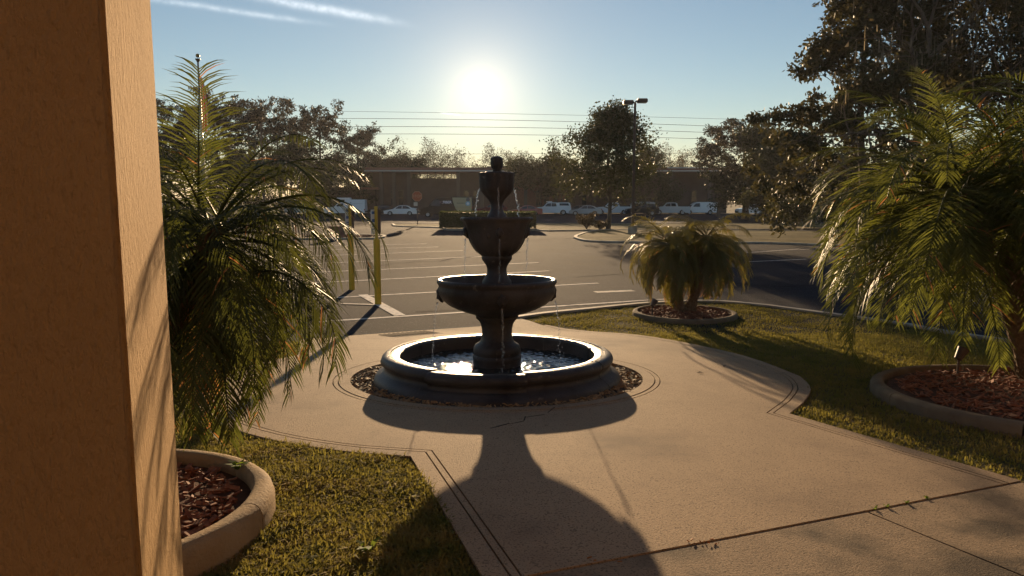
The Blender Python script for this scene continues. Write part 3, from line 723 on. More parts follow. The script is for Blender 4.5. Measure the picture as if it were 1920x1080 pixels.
def make_palm(label, base, stems, L, nf, seed, m='frond', ll=.24, w=.012, nl=46, low=-1.0, top=1.35, custom=(), dead=0, r0=.07, cname='palm_tree', soft=.8):
    rr = random.Random(seed); root = empty(cname, base); tag(root, label, 'palm', 'feather palms in the concrete edged beds')
    B = Vector(base); classes = []
    nc = 14
    for k in range(nc):
        t = k/(nc-1); el = top+(low-top)*t          # from upright to hanging
        classes.append(frond_mesh('frond', L*(.92+.1*math.sin(k*2.1)), el, 1.25+1.0*math.sin(math.pi*min(1, t*1.15+.1)), M[m], nl, ll, w, seed*50+k, soft=soft))
    deadm = frond_mesh('dead_frond', L*.8, -1.1, .5, M['frond_dead'], 30, ll*.9, w*.7, seed*50+40, soft=1.4) if dead else None
    for si, st in enumerate(stems):
        path = [Vector(p)-B for p in st['path']]; tip = path[-1]
        trunk_mesh(path, r0, r0*.8, seed+si).build('trunk', M['palm_bark'], root)
        n = st.get('n', nf)
        for i in range(n):
            t = ((i+.5)/n)**.85; k = min(nc-1, max(0, int(t*nc+rr.gauss(0, .6)))); q = i*2.39996+rr.gauss(0, .12)
            o = mobj('frond', classes[k], root); o.location = tip+Vector((rr.gauss(0, .02), rr.gauss(0, .02), rr.gauss(0, .03)-.10*t)); o.rotation_euler = (rr.gauss(0, .14), rr.gauss(0, .08), q); s = rr.uniform(.86, 1.1); o.scale = (s, s, s)
        for i in range(dead):
            o = mobj('dead_frond', deadm, root); o.location = tip+Vector((0, 0, -.12)); o.rotation_euler = (0, rr.gauss(0, .1), rr.uniform(0, 6.28))
    for (loc, az, el, droop, Lc) in custom:
        me = frond_mesh('frond', Lc, el, droop, M[m], nl+4, ll*(1.3 if el > 1.5 else 1.05), w*1.1, seed*50+int(az*10) % 37, vee=.15, soft=soft*.9, fwd=.9 if el > 1.5 else .55)
        o = mobj('frond', me, root); o.location = Vector(loc)-B; o.rotation_euler = (0, 0, az)
    return root
pB = (-2.2, 3.55, -.12)
make_palm('large palm with drooping glossy fronds in the bed beside the tan pillar', pB,
          [dict(path=[(-2.2, 3.55, -.15), (-2.05, 3.75, .3), (-1.82, 4.05, .8), (-1.70, 4.2, 1.22)], n=84),
           dict(path=[(-2.25, 3.5, -.15), (-2.4, 3.6, .4), (-2.42, 3.75, 1.2)], n=36)],
          1.10, 50, 3, ll=.27, w=.0092, nl=40, low=-1.0, top=1.1, dead=3, r0=.065, soft=1.0,
          custom=[((-1.80, 4.25, 1.2), R(100), R(89), .25, .95), ((-1.62, 4.0, .97), R(-55), R(10), 2.1, 1.0), ((-1.55, 4.05, .95), R(-30), R(20), 2.3, 1.05), ((-1.62, 4.0, .85), R(-80), R(-10), 1.6, .9), ((-1.7, 4.2, 1.15), R(15), R(45), 2.4, 1.25), ((-1.7, 4.2, 1.15), R(-10), R(38), 2.3, 1.2), ((-1.66, 4.05, .9), R(-65), R(-25), 1.3, .95)])
b2 = (3.05, 12.9, -.6)
make_palm('small two stemmed palm with yellow green fronds on the lawn corner', b2,
          [dict(path=[(3.0, 12.9, -.62), (2.88, 12.9, -.15), (2.76, 12.9, .60)], n=84), dict(path=[(3.14, 12.9, -.62), (3.30, 12.95, -.1), (3.44, 13.0, .66)], n=92)],
          1.08, 44, 5, m='frond_yellow', ll=.24, w=.0115, nl=42, low=-.85, top=1.0, r0=.085, dead=1, soft=.95)
b3 = (5.05, 7.0, -.3)
make_palm('big leaning palm with long green fronds over the shaded bed', b3,
          [dict(path=[(5.05, 7.0, -.35), (4.92, 7.05, .1), (4.68, 7.15, .75), (4.40, 7.3, 1.42)], n=74), dict(path=[(5.15, 6.95, -.35), (5.3, 7.0, .5), (5.4, 7.0, 1.72)], n=54),
           dict(path=[(5.1, 7.1, -.35), (5.2, 7.5, .4), (5.1, 7.85, 1.25)], n=36)],
          1.85, 60, 9, ll=.37, w=.0125, nl=50, low=-.5, top=1.2, r0=.095, dead=0, soft=.5, m='frond_long',
          custom=[((4.42, 7.3, 1.3), R(172), R(72), 1.2, 1.7), ((4.42, 7.3, 1.3), R(150), R(50), 1.4, 1.7), ((4.38, 7.25, 1.25), R(185), R(30), 1.5, 1.65), ((4.35, 7.25, 1.2), R(200), R(8), 1.5, 1.6), ((4.42, 7.3, 1.3), R(100), R(80), .8, 1.7), ((4.35, 7.25, 1.2), R(180), R(-5), 1.2, 1.5), ((4.9, 7.2, 1.45), R(-160), R(65), 1.3, 1.6), ((4.35, 7.2, 1.2), R(215), R(-15), 1.2, 1.45), ((4.35, 7.2, 1.2), R(235), R(-5), 1.5, 1.5)])
# ------------------------------------------------------------------ bollards with signs, stop sign, lamp posts, flag pole
def text_mesh(body, size, extrude=.002, bold=0.0):
    cu = bpy.data.curves.new('lettering', 'FONT'); cu.body = body; cu.size = size; cu.extrude = extrude; cu.offset = bold; cu.align_x = 'CENTER'; cu.align_y = 'CENTER'
    o = bpy.data.objects.new('lettering', cu); col.objects.link(o); dg = bpy.context.evaluated_depsgraph_get()
    me = bpy.data.meshes.new_from_object(o.evaluated_get(dg)); bpy.data.objects.remove(o); return me
def bollard(loc, label):
    root = empty('sign_bollard', loc); tag(root, label, 'bollard', 'yellow bollards carrying signs at the parking bays')
    MB().tube([(0, 0, 0), (0, 0, 1.25), (0, 0, 1.27)], [.064, .064, .05], 20).build('sleeve', M['yellow'], root, smooth=True, sharp=40)
    MB().box((0, 0, 1.55), (.05, .05, .60)).build('post', M['post_yellow'], root)
    MB().cbox((0, 0, 1.86), (.06, .06, .06), .006).build('cap', M['post_yellow'], root)
    E = Matrix.Rotation(R(79), 3, 'Z')
    pn = MB().box((0, 0, 0), (.30, .004, .46), E).build('sign_panel', M['sign_white'], root); pn.location = (-.04, -.02, 1.60)
    for z, h in ((.17, .05), (.02, .06), (-.09, .025), (-.14, .025)):
        MB().box(E @ Vector((0, -.0035, z)), (.22, .002, h), E).build('sign_field', M['sign_blue'], pn)
    MB().box((.055, .01, 1.60), (.05, .04, .46), E).build('sign_rail', M['wood_pole'], root)
bollard(pxl(709, 571), 'yellow sign bollard standing on the wide diagonal stripe')
bollard(pxl(660, 543), 'yellow sign bollard half hidden by the palm fronds')
def stop_sign():
    p = pxl(783, 421); root = empty('stop_sign', p); tag(root, 'red octagonal stop sign on a thin post at the verge', 'sign')
    MB().tube([(0, 0, 0), (0, 0, 2.45)], .035, 8).build('post', M['dark_metal'], root)
    ring_ = lambda r, y: [(r*math.cos(R(22.5+45*k)), y, r*math.sin(R(22.5+45*k))) for k in range(8)]
    def plate(name, r, y, m, par):
        mb = MB(); mb.add(ring_(r, y)+ring_(r, y+.004), [tuple(range(8)), tuple(range(8, 16))[::-1]]+[(k, (k+1) % 8, 8+(k+1) % 8, 8+k) for k in range(8)])
        o = mb.build(name, m, par); return o
    f = plate('sign_face', .405, -.045, M['sign_faded'], root); f.location = (0, 0, 2.14)
    plate('red_field', .375, -.052, M['sign_red'], f)
    me = text_mesh('STOP', .27); me.materials.append(M['sign_faded']); o = mobj('lettering', me, f); o.location = (0, -.056, 0); o.rotation_euler = (R(90), 0, 0)
    MB().box((-.12, -.03, 1.55), (.30, .006, .28)).build('small_plate', M['silver'], root)
stop_sign()
def lamp_post(loc, h, label):
    root = empty('lamp_post', loc); tag(root, label, 'lamp post')
    MB().tube([(0, 0, 0), (0, 0, .5)], .26, 16).build('footing', M['kerb'], root)
    MB().tube([(0, 0, .5), (0, 0, h)], [.085, .065], 10).build('pole', M['bronze'], root)
    for s, dz in ((-1, 0), (1, .05)):
        hd = MB().cbox((s*.36, -.15*s, h+.02+dz), (.56, .42, .22), .03).build('lamp_head', M['bronze'], root)
        MB().box((s*.36, -.15*s, h-.095+dz), (.44, .30, .02)).build('lens', M['lens'], hd)
        MB().box((s*.06, 0, h+dz), (.12, .06, .06)).build('arm', M['bronze'], root)
lp = pxl(1186, 439); lamp_post(lp, pxd(1194, 192, lp.y).z-LOT, 'bronze lamp post with two box heads on the planted island')
def flag_pole():
    Y = 42.0; p = pxd(374, 400, Y); top = pxd(371, 112, Y); root = empty('flag_pole', (top.x, Y, LOT)); tag(root, 'tall flag pole with ball top and a limp striped flag', 'flag pole'); h = top.z-LOT
    MB().tube([(0, 0, 0), (0, 0, h*.5), (0, 0, h)], [.10, .085, .05], 10).build('pole', M['silver'], root, smooth=True)
    bm = bmesh.new(); bmesh.ops.create_uvsphere(bm, u_segments=16, v_segments=10, radius=.11); me = bpy.data.meshes.new('ball'); bm.to_mesh(me); bm.free(); me.materials.append(M['gold']); o = mobj('ball', me, root); o.location = (0, 0, h+.22)
    MB().lathe([(0, h+.06), (.14, h+.05), (.14, h+.02), (.06, h-.12), (.05, h-.14)], 14).build('truck', M['dark_metal'], root)
    # limp flag hanging in folds beside the pole
    fl = empty('flag'); fl.parent = root
    mb = MB(); nu, nv = 28, 20; vs = []
    for j in range(nv+1):
        v = j/nv; z = h-.7-v*3.2
        for i in range(nu+1):
            u = i/nu; x = .05+.28*u*(.5+.5*math.sin(v*2.2+.4)); y = .13*math.sin(u*13+v*2)*(.3+u); vs.append((x, y, z-.5*u*(1-v)))
    fs = []; ms = []
    mb.v = vs
    for j in range(nv):
        for i in range(nu):
            a = j*(nu+1)+i; mb.f.append((a, a+1, a+nu+2, a+nu+1)); mb.m.append(2 if (j < 9 and i < 11) else (int(i/2.2) % 2))
    o = mb.build('flag', [M['flag_red'], M['flag_white'], M['flag_blue']], root, smooth=True)
    bpy.data.objects.remove(fl)
flag_pole()
up = pxd(496, 400, 98); tag(MB().tube([(up.x, 98, -1.3), (up.x, 98, 6), (up.x, 98, pxd(496, 231, 98).z)], [.2, .17, .13], 8).build('utility_pole', M['wood_pole']), 'plain dark wooden utility pole among the pines', 'pole')
# overhead wires crossing the view behind the trees
for k, (y0, y1, y2) in enumerate(((208, 213.5, 222), (222, 225.5, 237), (238, 239, 249), (252, 252.5, 261), (295, 288, 286))):
    Y = 180; a, m_, b = pxd(560, y0, Y), pxd(960, y1, Y), pxd(1420, y2+3, Y); pts = []
    for i in range(-6, 27):
        t = i/20; x = 560+(1420-560)*t
        # parabola through the three rows
        L0 = ((x-960)*(x-1420))/((560-960)*(560-1420)); L1 = ((x-560)*(x-1420))/((960-560)*(960-1420)); L2 = ((x-560)*(x-960))/((1420-560)*(1420-960))
        pts.append(pxd(x, y0*L0+y1*L1+(y2+3)*L2, Y))
    w = MB().tube(pts, .035 if k in (0, 4) else .05, 5).build('power_line', M['wire'])
    tag(w, ['highest and thinnest overhead wire', 'second overhead wire down', 'third overhead wire down', 'fourth overhead wire down, just above the tree tops', 'lowest overhead wire, running among the tree tops'][k], 'wire', 'overhead wires')
# ------------------------------------------------------------------ building across the street
def make_building():
    Y = 127.0; LZ = -1.3; root = empty('office_building', (3, Y, LZ)); tag(root, 'long low building with a wide flat overhanging roof behind the parked cars', 'building')
    W = lambda x, y=Y: pxd(x, 400, y).x-3
    top = pxd(960, 315, Y).z-LZ; x0, x1 = W(694), W(1362)
    rf = MB().box(((x0+x1)/2, 4, top-.38), (x1-x0, 16, .62)).build('roof', M['fascia'], root)
    MB().box(((x0+x1)/2, -4.06, top-.62), (x1-x0+.1, .12, .20)).build('roof_edge', M['roof_edge'], rf)
    MB().box((W(1240)/2+x1/2, -4.08, top-.12), (x1-W(1240), .10, .16)).build('roof_edge', M['roof_edge'], rf)
    # walls with a band of clear glass under part of the roof
    segs = [(700, 745, 0), (745, 772, 1), (772, 862, 2), (862, 930, 0), (930, 1060, 3), (1060, 1362, 0)]
    for a, b, k in segs:
        xa, xb = W(a), W(b); h = top-.7-(1.05 if k == 2 else 0)
        MB().box(((xa+xb)/2, .2+k*.01, h/2), (xb-xa, .4, h)).build('wall', M['bwall'] if k != 3 else M['brick'], root)
        if k == 2:
            n = 6
            for i in range(n):
                xx = xa+(xb-xa)*(i+.5)/n
                MB().box((xx, .2, h+.52), ((xb-xa)/n-.12, .04, 1.0)).build('clerestory_pane', M['clear'], root)
                MB().box((xa+(xb-xa)*i/n, .2, h+.52), (.12, .3, 1.05)).build('mullion', M['bcol'], root)
    for x in (722, 745, 772, 862, 905, 985, 1040, 1110, 1180, 1250, 1320):
        MB().cbox((W(x), -3.0, (top-.7)/2), (.55, .55, top-.7), .03).build('column', M['bcol'], root)
    for x in (738, 752, 875, 892, 1010, 1025, 1095, 1160, 1230, 1300):
        w = MB().box((W(x), -.03, 2.6), (.9, .08, 2.6)).build('window', M['bcol'], root)
        for z in (1.98, 3.22): MB().box((W(x), -.085, z), (.76, .03, 1.1)).build('pane', M['pane'], w)
    # lower wing to the left
    MB().box((W(640), 1.5, 2.0), (W(694)-W(560), 6, 4.0)).build('wing_wall', M['bwall'], root)
    MB().box((W(640), .6, 4.18), (W(700)-W(545), 9, .34)).build('wing_roof', M['fascia'], root)
    for x in (600, 640, 675): 
        w = MB().box((W(x), -1.54, 2.0), (1.5, .08, 1.6)).build('window', M['bcol'], root); MB().box((W(x), -1.6, 2.0), (1.34, .03, 1.44)).build('pane', M['pane'], w)
    MB().box((W(960), 8.2, top+.05), (9, 4, 1.0)).build('roof_plant_room', M['bwall'], root)
make_building()
# ------------------------------------------------------------------ vehicles (front towards -X)
def arch_(cx, r, z0, n=7): return [(cx+r*math.cos(math.pi*(1-k/n)), z0+r*math.sin(math.pi*(1-k/n))) for k in range(n+1)]
SHAPES = dict(
  sedan=dict(L=4.75, W=1.82, belt=.92, wr=.33, wx=(.92, 3.72), top=[(.02, .62), (.25, .74), (1.25, .92), (1.40, .96), (2.05, 1.36), (2.45, 1.45), (3.05, 1.44), (3.55, 1.32), (4.15, 1.06), (4.68, 1.0), (4.75, .72), (4.70, .38)],
     win=[[(1.62, .98), (2.14, 1.32), (2.62, 1.38), (2.62, .98)], [(2.70, .98), (2.70, 1.38), (3.15, 1.37), (3.52, 1.24), (3.85, .98)]], ws=((1.45, .98), (2.02, 1.335)), rw=((3.6, 1.29), (4.08, 1.09))),
  suv=dict(L=4.7, W=1.9, belt=1.08, wr=.36, wx=(.92, 3.70), top=[(.02, .72), (.2, .92), (1.15, 1.06), (1.30, 1.10), (1.95, 1.58), (2.4, 1.68), (3.7, 1.66), (4.2, 1.58), (4.58, 1.14), (4.70, 1.02), (4.68, .42)],
     win=[[(1.56, 1.14), (2.05, 1.52), (2.62, 1.58), (2.62, 1.14)], [(2.70, 1.14), (2.70, 1.58), (3.45, 1.57), (3.45, 1.14)], [(3.53, 1.14), (3.53, 1.57), (4.02, 1.52), (4.28, 1.18)]], ws=((1.36, 1.13), (1.92, 1.55)), rw=((4.24, 1.54), (4.54, 1.2))),
  pickup=dict(L=5.8, W=2.0, belt=1.22, wr=.40, wx=(1.05, 4.60), top=[(.02, .85), (.12, 1.08), (1.45, 1.20), (1.60, 1.24), (2.15, 1.76), (2.5, 1.86), (3.55, 1.84), (3.80, 1.72), (3.92, 1.26), (5.75, 1.24), (5.80, 1.15), (5.78, .55)],
     win=[[(1.85, 1.28), (2.26, 1.70), (2.78, 1.76), (2.78, 1.28)], [(2.86, 1.28), (2.86, 1.76), (3.52, 1.74), (3.62, 1.28)]], ws=((1.66, 1.28), (2.12, 1.73)), rw=((3.82, 1.66), (3.91, 1.34))),
  topper=dict(L=5.8, W=2.0, belt=1.22, wr=.40, wx=(1.05, 4.60), top=[(.02, .85), (.12, 1.08), (1.45, 1.20), (1.60, 1.24), (2.15, 1.76), (2.5, 1.86), (3.62, 1.85), (3.84, 1.84), (3.90, 1.86), (5.45, 1.86), (5.60, 1.76), (5.76, 1.26), (5.80, 1.15), (5.78, .55)],
     win=[[(1.85, 1.28), (2.26, 1.70), (2.78, 1.76), (2.78, 1.28)], [(2.86, 1.28), (2.86, 1.76), (3.52, 1.74), (3.60, 1.28)], [(4.05, 1.40), (4.05, 1.74), (5.35, 1.74), (5.48, 1.40)]], ws=((1.66, 1.28), (2.12, 1.73)), rw=((5.62, 1.70), (5.74, 1.34))),
  utility=dict(L=6.1, W=2.05, belt=1.25, wr=.40, wx=(1.05, 4.85), top=[(.02, .85), (.12, 1.08), (1.45, 1.20), (1.60, 1.24), (2.15, 1.76), (2.5, 1.86), (3.10, 1.86), (3.14, 2.25), (3.2, 2.28), (6.02, 2.28), (6.08, 2.22), (6.10, .75), (6.05, .55)],
     win=[[(1.85, 1.28), (2.26, 1.70), (2.95, 1.74), (2.95, 1.28)]], ws=((1.66, 1.28), (2.12, 1.73)), rw=None),
  van=dict(L=6.6, W=2.05, belt=1.35, wr=.36, wx=(1.0, 5.0), top=[(.02, .75), (.10, 1.05), (.85, 1.30), (1.0, 1.36), (1.85, 2.25), (2.15, 2.46), (2.6, 2.52), (6.4, 2.52), (6.56, 2.42), (6.60, 1.2), (6.58, .5)],
     win=[[(1.30, 1.42), (1.88, 2.06), (2.55, 2.10), (2.55, 1.36)]], ws=((1.05, 1.43), (1.80, 2.22)), rw=None),
  lowvan=dict(L=5.4, W=1.98, belt=1.15, wr=.35, wx=(.95, 4.15), top=[(.02, .75), (.12, .98), (.95, 1.16), (1.1, 1.2), (1.80, 1.78), (2.15, 1.92), (5.15, 1.92), (5.32, 1.84), (5.40, 1.1), (5.38, .5)],
     win=[[(1.42, 1.22), (1.92, 1.72), (2.55, 1.76), (2.55, 1.22)]], ws=((1.16, 1.24), (1.78, 1.74)), rw=((5.33, 1.78), (5.39, 1.25))))
def vehicle(kind, name, label, cat, paint, loc, rz=0, extra=None, rack=False):
    s = SHAPES[kind]; L_, W_, belt, wr = s['L'], s['W'], s['belt'], s['wr']; hw = W_/2
    root = empty(name, loc, rz); tag(root, label, cat, 'vehicles parked along the far street'); gc = .24 if kind in ('sedan',) else .32
    half = lambda z: hw if z <= belt else hw-(z-belt)*.24
    outline = [(L_-.04, gc)]
    for cx in s['wx'][::-1]: outline += [(x, z) for x, z in arch_(cx, wr+.07, gc)[::-1]]
    outline += [(.06, gc)] + s['top']
    off = lambda p: Vector((p[0]-L_/2, 0, p[1]))
    cxm, czm = L_/2, sum(p[1] for p in outline)/len(outline)
    n = len(outline); vs = []
    ins = [(p[0]+(cxm-p[0])*.018, p[1]+(czm-p[1])*(.05 if p[1] > belt*.8 else 0)) for p in outline]
    for sgn in (-1, 1):
        for p in ins: q = off(p); vs.append((q.x, sgn*half(p[1]), q.z))
    for sgn in (-1, 1):
        for p in outline: q = off(p); vs.append((q.x, sgn*(half(p[1])-.07), q.z))
    fs = [tuple(range(n)), tuple(range(n, 2*n))[::-1]]
    for k in range(n):
        k2 = (k+1) % n; fs += [(k, k2, 2*n+k2, 2*n+k), (2*n+k, 2*n+k2, 3*n+k2, 3*n+k), (3*n+k, 3*n+k2, n+k2, n+k)]
    bm = bmesh.new(); bvs = [bm.verts.new(v) for v in vs]
    for f in fs: bm.faces.new([bvs[i] for i in f])
    bmesh.ops.triangulate(bm, faces=[f for f in bm.faces if len(f.verts) > 4]); bmesh.ops.recalc_face_normals(bm, faces=bm.faces)
    me = bpy.data.meshes.new('body'); bm.to_mesh(me); bm.free(); me.materials.append(paint); body = mobj('body', me, root)
    for sgn in (-1, 1):
        for w in s['win']:
            v2 = [(off(p).x, sgn*(half(p[1])+.008), p[1]) for p in w]; v3 = [(x, y-sgn*.03, z) for x, y, z in v2]; k = len(w)
            MB().add(v2+v3, [tuple(range(k))]+[(i, (i+1) % k, k+(i+1) % k, k+i) for i in range(k)]).build('side_window', M['car_glass'], body, fix=True)
    for nm, g_ in (('windscreen', s['ws']), ('rear_window', s['rw'])):
        if not g_: continue
        (xa, za), (xb, zb) = g_; d = Vector((xb-xa, 0, zb-za)).normalized(); nn = Vector((-d.z, 0, d.x))*(.012 if nm == 'windscreen' else .012)
        if nm == 'rear_window': nn = Vector((-d.z, 0, d.x))*.012
        v = [off((xa, za))+nn+Vector((0, -half(za)+.12, 0)), off((xa, za))+nn+Vector((0, half(za)-.12, 0)), off((xb, zb))+nn+Vector((0, half(zb)-.14, 0)), off((xb, zb))+nn+Vector((0, -half(zb)+.14, 0))]
        v += [q-nn*2 for q in v]
        MB().add(v, [(0, 1, 2, 3), (0, 4, 5, 1), (1, 5, 6, 2), (2, 6, 7, 3), (3, 7, 4, 0)]).build(nm, M['car_glass'], body, fix=True)
    for cx in s['wx']:
        for sgn in (-1, 1):
            wh = MB(); pr = [(wr*.62, -.10), (wr*.9, -.115), (wr, -.08), (wr, .08), (wr*.9, .115), (wr*.62, .10)]
            wh.lathe(pr, 22); wh.v = [(x, z, y) for x, y, z in wh.v]; o = wh.build('wheel', M['tyre'], root, smooth=True, sharp=50); o.location = (cx-L_/2, sgn*(hw-.12), wr)
            rm = MB(); rm.lathe([(0, sgn*.07), (wr*.2, sgn*.085), (wr*.22, sgn*.06), (wr*.5, sgn*.075), (wr*.63, sgn*.105)], 20); rm.v = [(x, z, y) for x, y, z in rm.v]; rm.build('rim', M['rim'], o)
            MB().lathe([(0, 0), (wr+.05, 0)], 20).build('wheel_well', M['trim'], root).matrix_local = Matrix.Translation((cx-L_/2, sgn*(hw-.26), wr+.02)) @ Matrix.Rotation(R(90), 4, 'X')
    fz = s['top'][0][1]
    for sgn in (-1, 1):
        MB().cbox((-L_/2+.10, sgn*(hw-.22), fz+.02), (.22, .34, .15), .03).build('headlight', M['lamp_glass'], root)
        rz_ = s['top'][-2][1]; MB().cbox((L_/2-.07, sgn*(hw-.09), max(.8, rz_-.02)), (.12, .16, .26), .03).build('tail_light', M['tail'], root)
        MB().cbox((s['ws'][0][0]-L_/2+.32, sgn*(hw+.07), belt+.07), (.10, .16, .13), .03).build('mirror', paint, root)
    MB().cbox((-L_/2+.03, 0, .48), (.10, W_*.86, .2), .03).build('bumper', M['trim'], root)
    MB().cbox((L_/2-.03, 0, .50), (.10, W_*.86, .18), .03).build('bumper', M['trim'], root)
    if rack:
        for sgn in (-1, 1): MB().tube([(-.3, sgn*.65, s['top'][6][1]+.06), (L_*.28, sgn*.65, s['top'][6][1]+.06)], .03, 6).build('roof_rack', M['trim'], root)
    if extra: extra(root, s, half)
    return root
def van_wrap(root, s, half):
    y = -(s['W']/2+.012); off = lambda x, z: Vector((x-s['L']/2, 0, z))
    def side(x, z): return Vector((x-s['L']/2, -(half(z)+.010), z))
    pts = [(4.05, 2.44), (4.15, 1.9), (4.45, 1.1), (4.75, .62), (6.45, .62), (6.5, 1.4), (6.45, 2.44)]
    b0 = [side(x, z) for x, z in pts]; lo = [side(4.3, 1.35), side(6.5, 1.35)]
    up_ = [side(4.05, 2.44), side(4.15, 1.9), side(4.355, 1.351), side(6.5, 1.351), side(6.45, 2.44)]; dn = [side(4.36, 1.349), side(4.45, 1.1), side(4.75, .70), side(5.9-1.35+.1, .70), side(6.45, .70), side(6.5, 1.349)]
    wr = MB().add(up_, [(0, 1, 2, 3, 4)]).add([dn[0], dn[1], dn[2], dn[4], dn[5]], [(0, 1, 2, 3, 4)]).build('tan_wrap', M['van_tan'], root)
    tilt = math.atan(.24)
    for body, x, z, size, m, bold in (('IQ', 2.72, 1.85, .46, 'text_dim', 0), ('FIBER', 3.42, 1.85, .46, 'text_pale', .012)):
        me = text_mesh(body, size, .002, bold); me.materials.append(M[m]); o = mobj('lettering', me, root); p = side(x, z); o.location = p+Vector((0, -.012, 0)); o.rotation_euler = (R(90)-tilt, 0, 0)
    for x, z, r, m in ((6.0, 1.70, .30, 'logo_blue'), (6.0, 2.2, .24, 'car_grey'), (6.0, 1.70, .17, 'text_pale')):
        d = MB().lathe([(0, 0), (r, 0)], 24).build('logo_disc', M[m], root); d.location = side(x, z)+Vector((0, -.012-(.01 if r < .2 else 0), 0)); d.rotation_euler = (R(90)-tilt, 0, 0)
    me = MB().add([side(4.6, 1.72)+Vector((0, -.012, 0)), side(5.6, 1.72)+Vector((0, -.012, 0)), side(5.6, 1.78)+Vector((0, -.012, 0)), side(4.6, 1.78)+Vector((0, -.012, 0))], [(0, 1, 2, 3)]).build('small_print', M['bcol'], root)
def util_box(root, s, half):
    MB().cbox((-.15, 0, 2.40), (1.9, 1.3, .30), .04).build('roof_box', M['car_white'], root)
    MB().box((.2-.0+1.2, -(half(1.7)+.012), 1.72), (2.6, .012, .015)).build('panel_seam', M['trim'], root)
    MB().box((1.0, -(half(1.8)+.015), 1.85), (.10, .03, .12)).build('latch', M['trim'], root)
def beacon(root, s, half): MB().cbox((-.35, 0, 1.95), (.9, .5, .14), .03).build('roof_bar', M['car_white'], root)
def ladder_(root, s, half):
    for sy in (-.5, .5): MB().tube([(-.9, sy, 2.02), (1.9, sy, 2.02)], .03, 6).build('roof_rack', M['silver'], root)
def park(kind, x, y, Y, name, label, cat, paint, rz=0, **k):
    Y = Y*1.12 if kind != 'van' else 93; p = pxd(x, 400, Y); return vehicle(kind, name, label, cat, M[paint], (p.x, Y, zlot(Y)), R(rz), **k)
park('utility', 648, 402, 97, 'utility_truck', 'white utility truck with a tall boxed bed and roof box', 'truck', 'car_white', extra=util_box)
park('sedan', 716, 401, 100, 'parked_car', 'dark sedan between the boxed white truck and the white sedan', 'car', 'car_dark')
park('sedan', 752, 404, 94, 'parked_car', 'white sedan behind the stop sign, nose beyond the dark sedan', 'car', 'car_white')
park('van', 838, 405, 87, 'delivery_van', 'black high roof van lettered IQ FIBER with a tan rear panel', 'van', 'car_black', extra=van_wrap)
park('suv', 922, 402, 99, 'parked_car', 'maroon car half hidden behind the upper fountain stem', 'car', 'car_maroon')
park('sedan', 985, 405, 92, 'parked_car', 'red sedan beside the white pickup with camper shell', 'car', 'car_red')
park('topper', 1034, 402, 99, 'pickup_truck', 'white pickup with a windowed camper shell over its bed', 'pickup', 'car_white', extra=beacon, rack=False)
park('sedan', 1083, 401, 104, 'parked_car', 'dark grey sedan mostly hidden behind the silver sedan', 'car', 'car_grey', rz=-6)
park('sedan', 1098, 403, 96, 'parked_car', 'silver sedan parked slightly askew beside the camper pickup', 'car', 'car_silver', rz=-8)
park('pickup', 1148, 402, 101, 'pickup_truck', 'white open bed pickup behind the island tree trunk', 'pickup', 'car_white')
park('lowvan', 1196, 400, 107, 'parked_van', 'white van with roof rack behind the dark hatchback', 'van', 'car_white', extra=ladder_)
park('suv', 1203, 404, 95, 'parked_car', 'dark brown hatchback parked by the lamp post', 'car', 'car_dark')
park('pickup', 1256, 402, 100, 'pickup_truck', 'pale blue pickup beside the dark hatchback', 'pickup', 'car_blue')
park('lowvan', 1311, 401, 103, 'parked_van', 'plain white van above the small two stemmed palm', 'van', 'car_white')
park('suv', 1411, 402, 96, 'parked_car', 'white sport utility car standing apart at the shrubs', 'car', 'car_white')
park('suv', 565, 402, 99, 'parked_car', 'pale grey car seen through the drooping palm fronds', 'car', 'car_silver')
# ------------------------------------------------------------------ trees
def leaf_cloud(C, rad, n, size, flat=.6, seed=0, aspect=.5, up=.0):
    """n leaves in every cluster C (k,3); returns vertex and quad arrays"""
    g = np.random.default_rng(seed); k = len(C); N_ = k*n
    d = g.normal(size=(N_, 3)); d /= np.linalg.norm(d, axis=1)[:, None]; r = g.random(N_)**.5
    rad = np.repeat(np.broadcast_to(rad, (k,)), n)
    P = np.repeat(C, n, 0)+d*(r*rad)[:, None]*np.array([1, 1, flat])
    a = g.normal(size=(N_, 3)); a[:, 2] += up; a /= np.linalg.norm(a, axis=1)[:, None]
    b = np.cross(a, g.normal(size=(N_, 3))); b /= np.linalg.norm(b, axis=1)[:, None]+1e-9
    s = (size*g.uniform(.6, 1.35, N_))[:, None]; w = s*aspect/2; c = np.cross(a, b)
    V = np.stack([P, P+a*s*.5+b*w+c*s*.06, P+a*s, P+a*s*.5-b*w+c*s*.06], 1).reshape(-1, 3)
    return V, np.arange(N_*4).reshape(-1, 4)
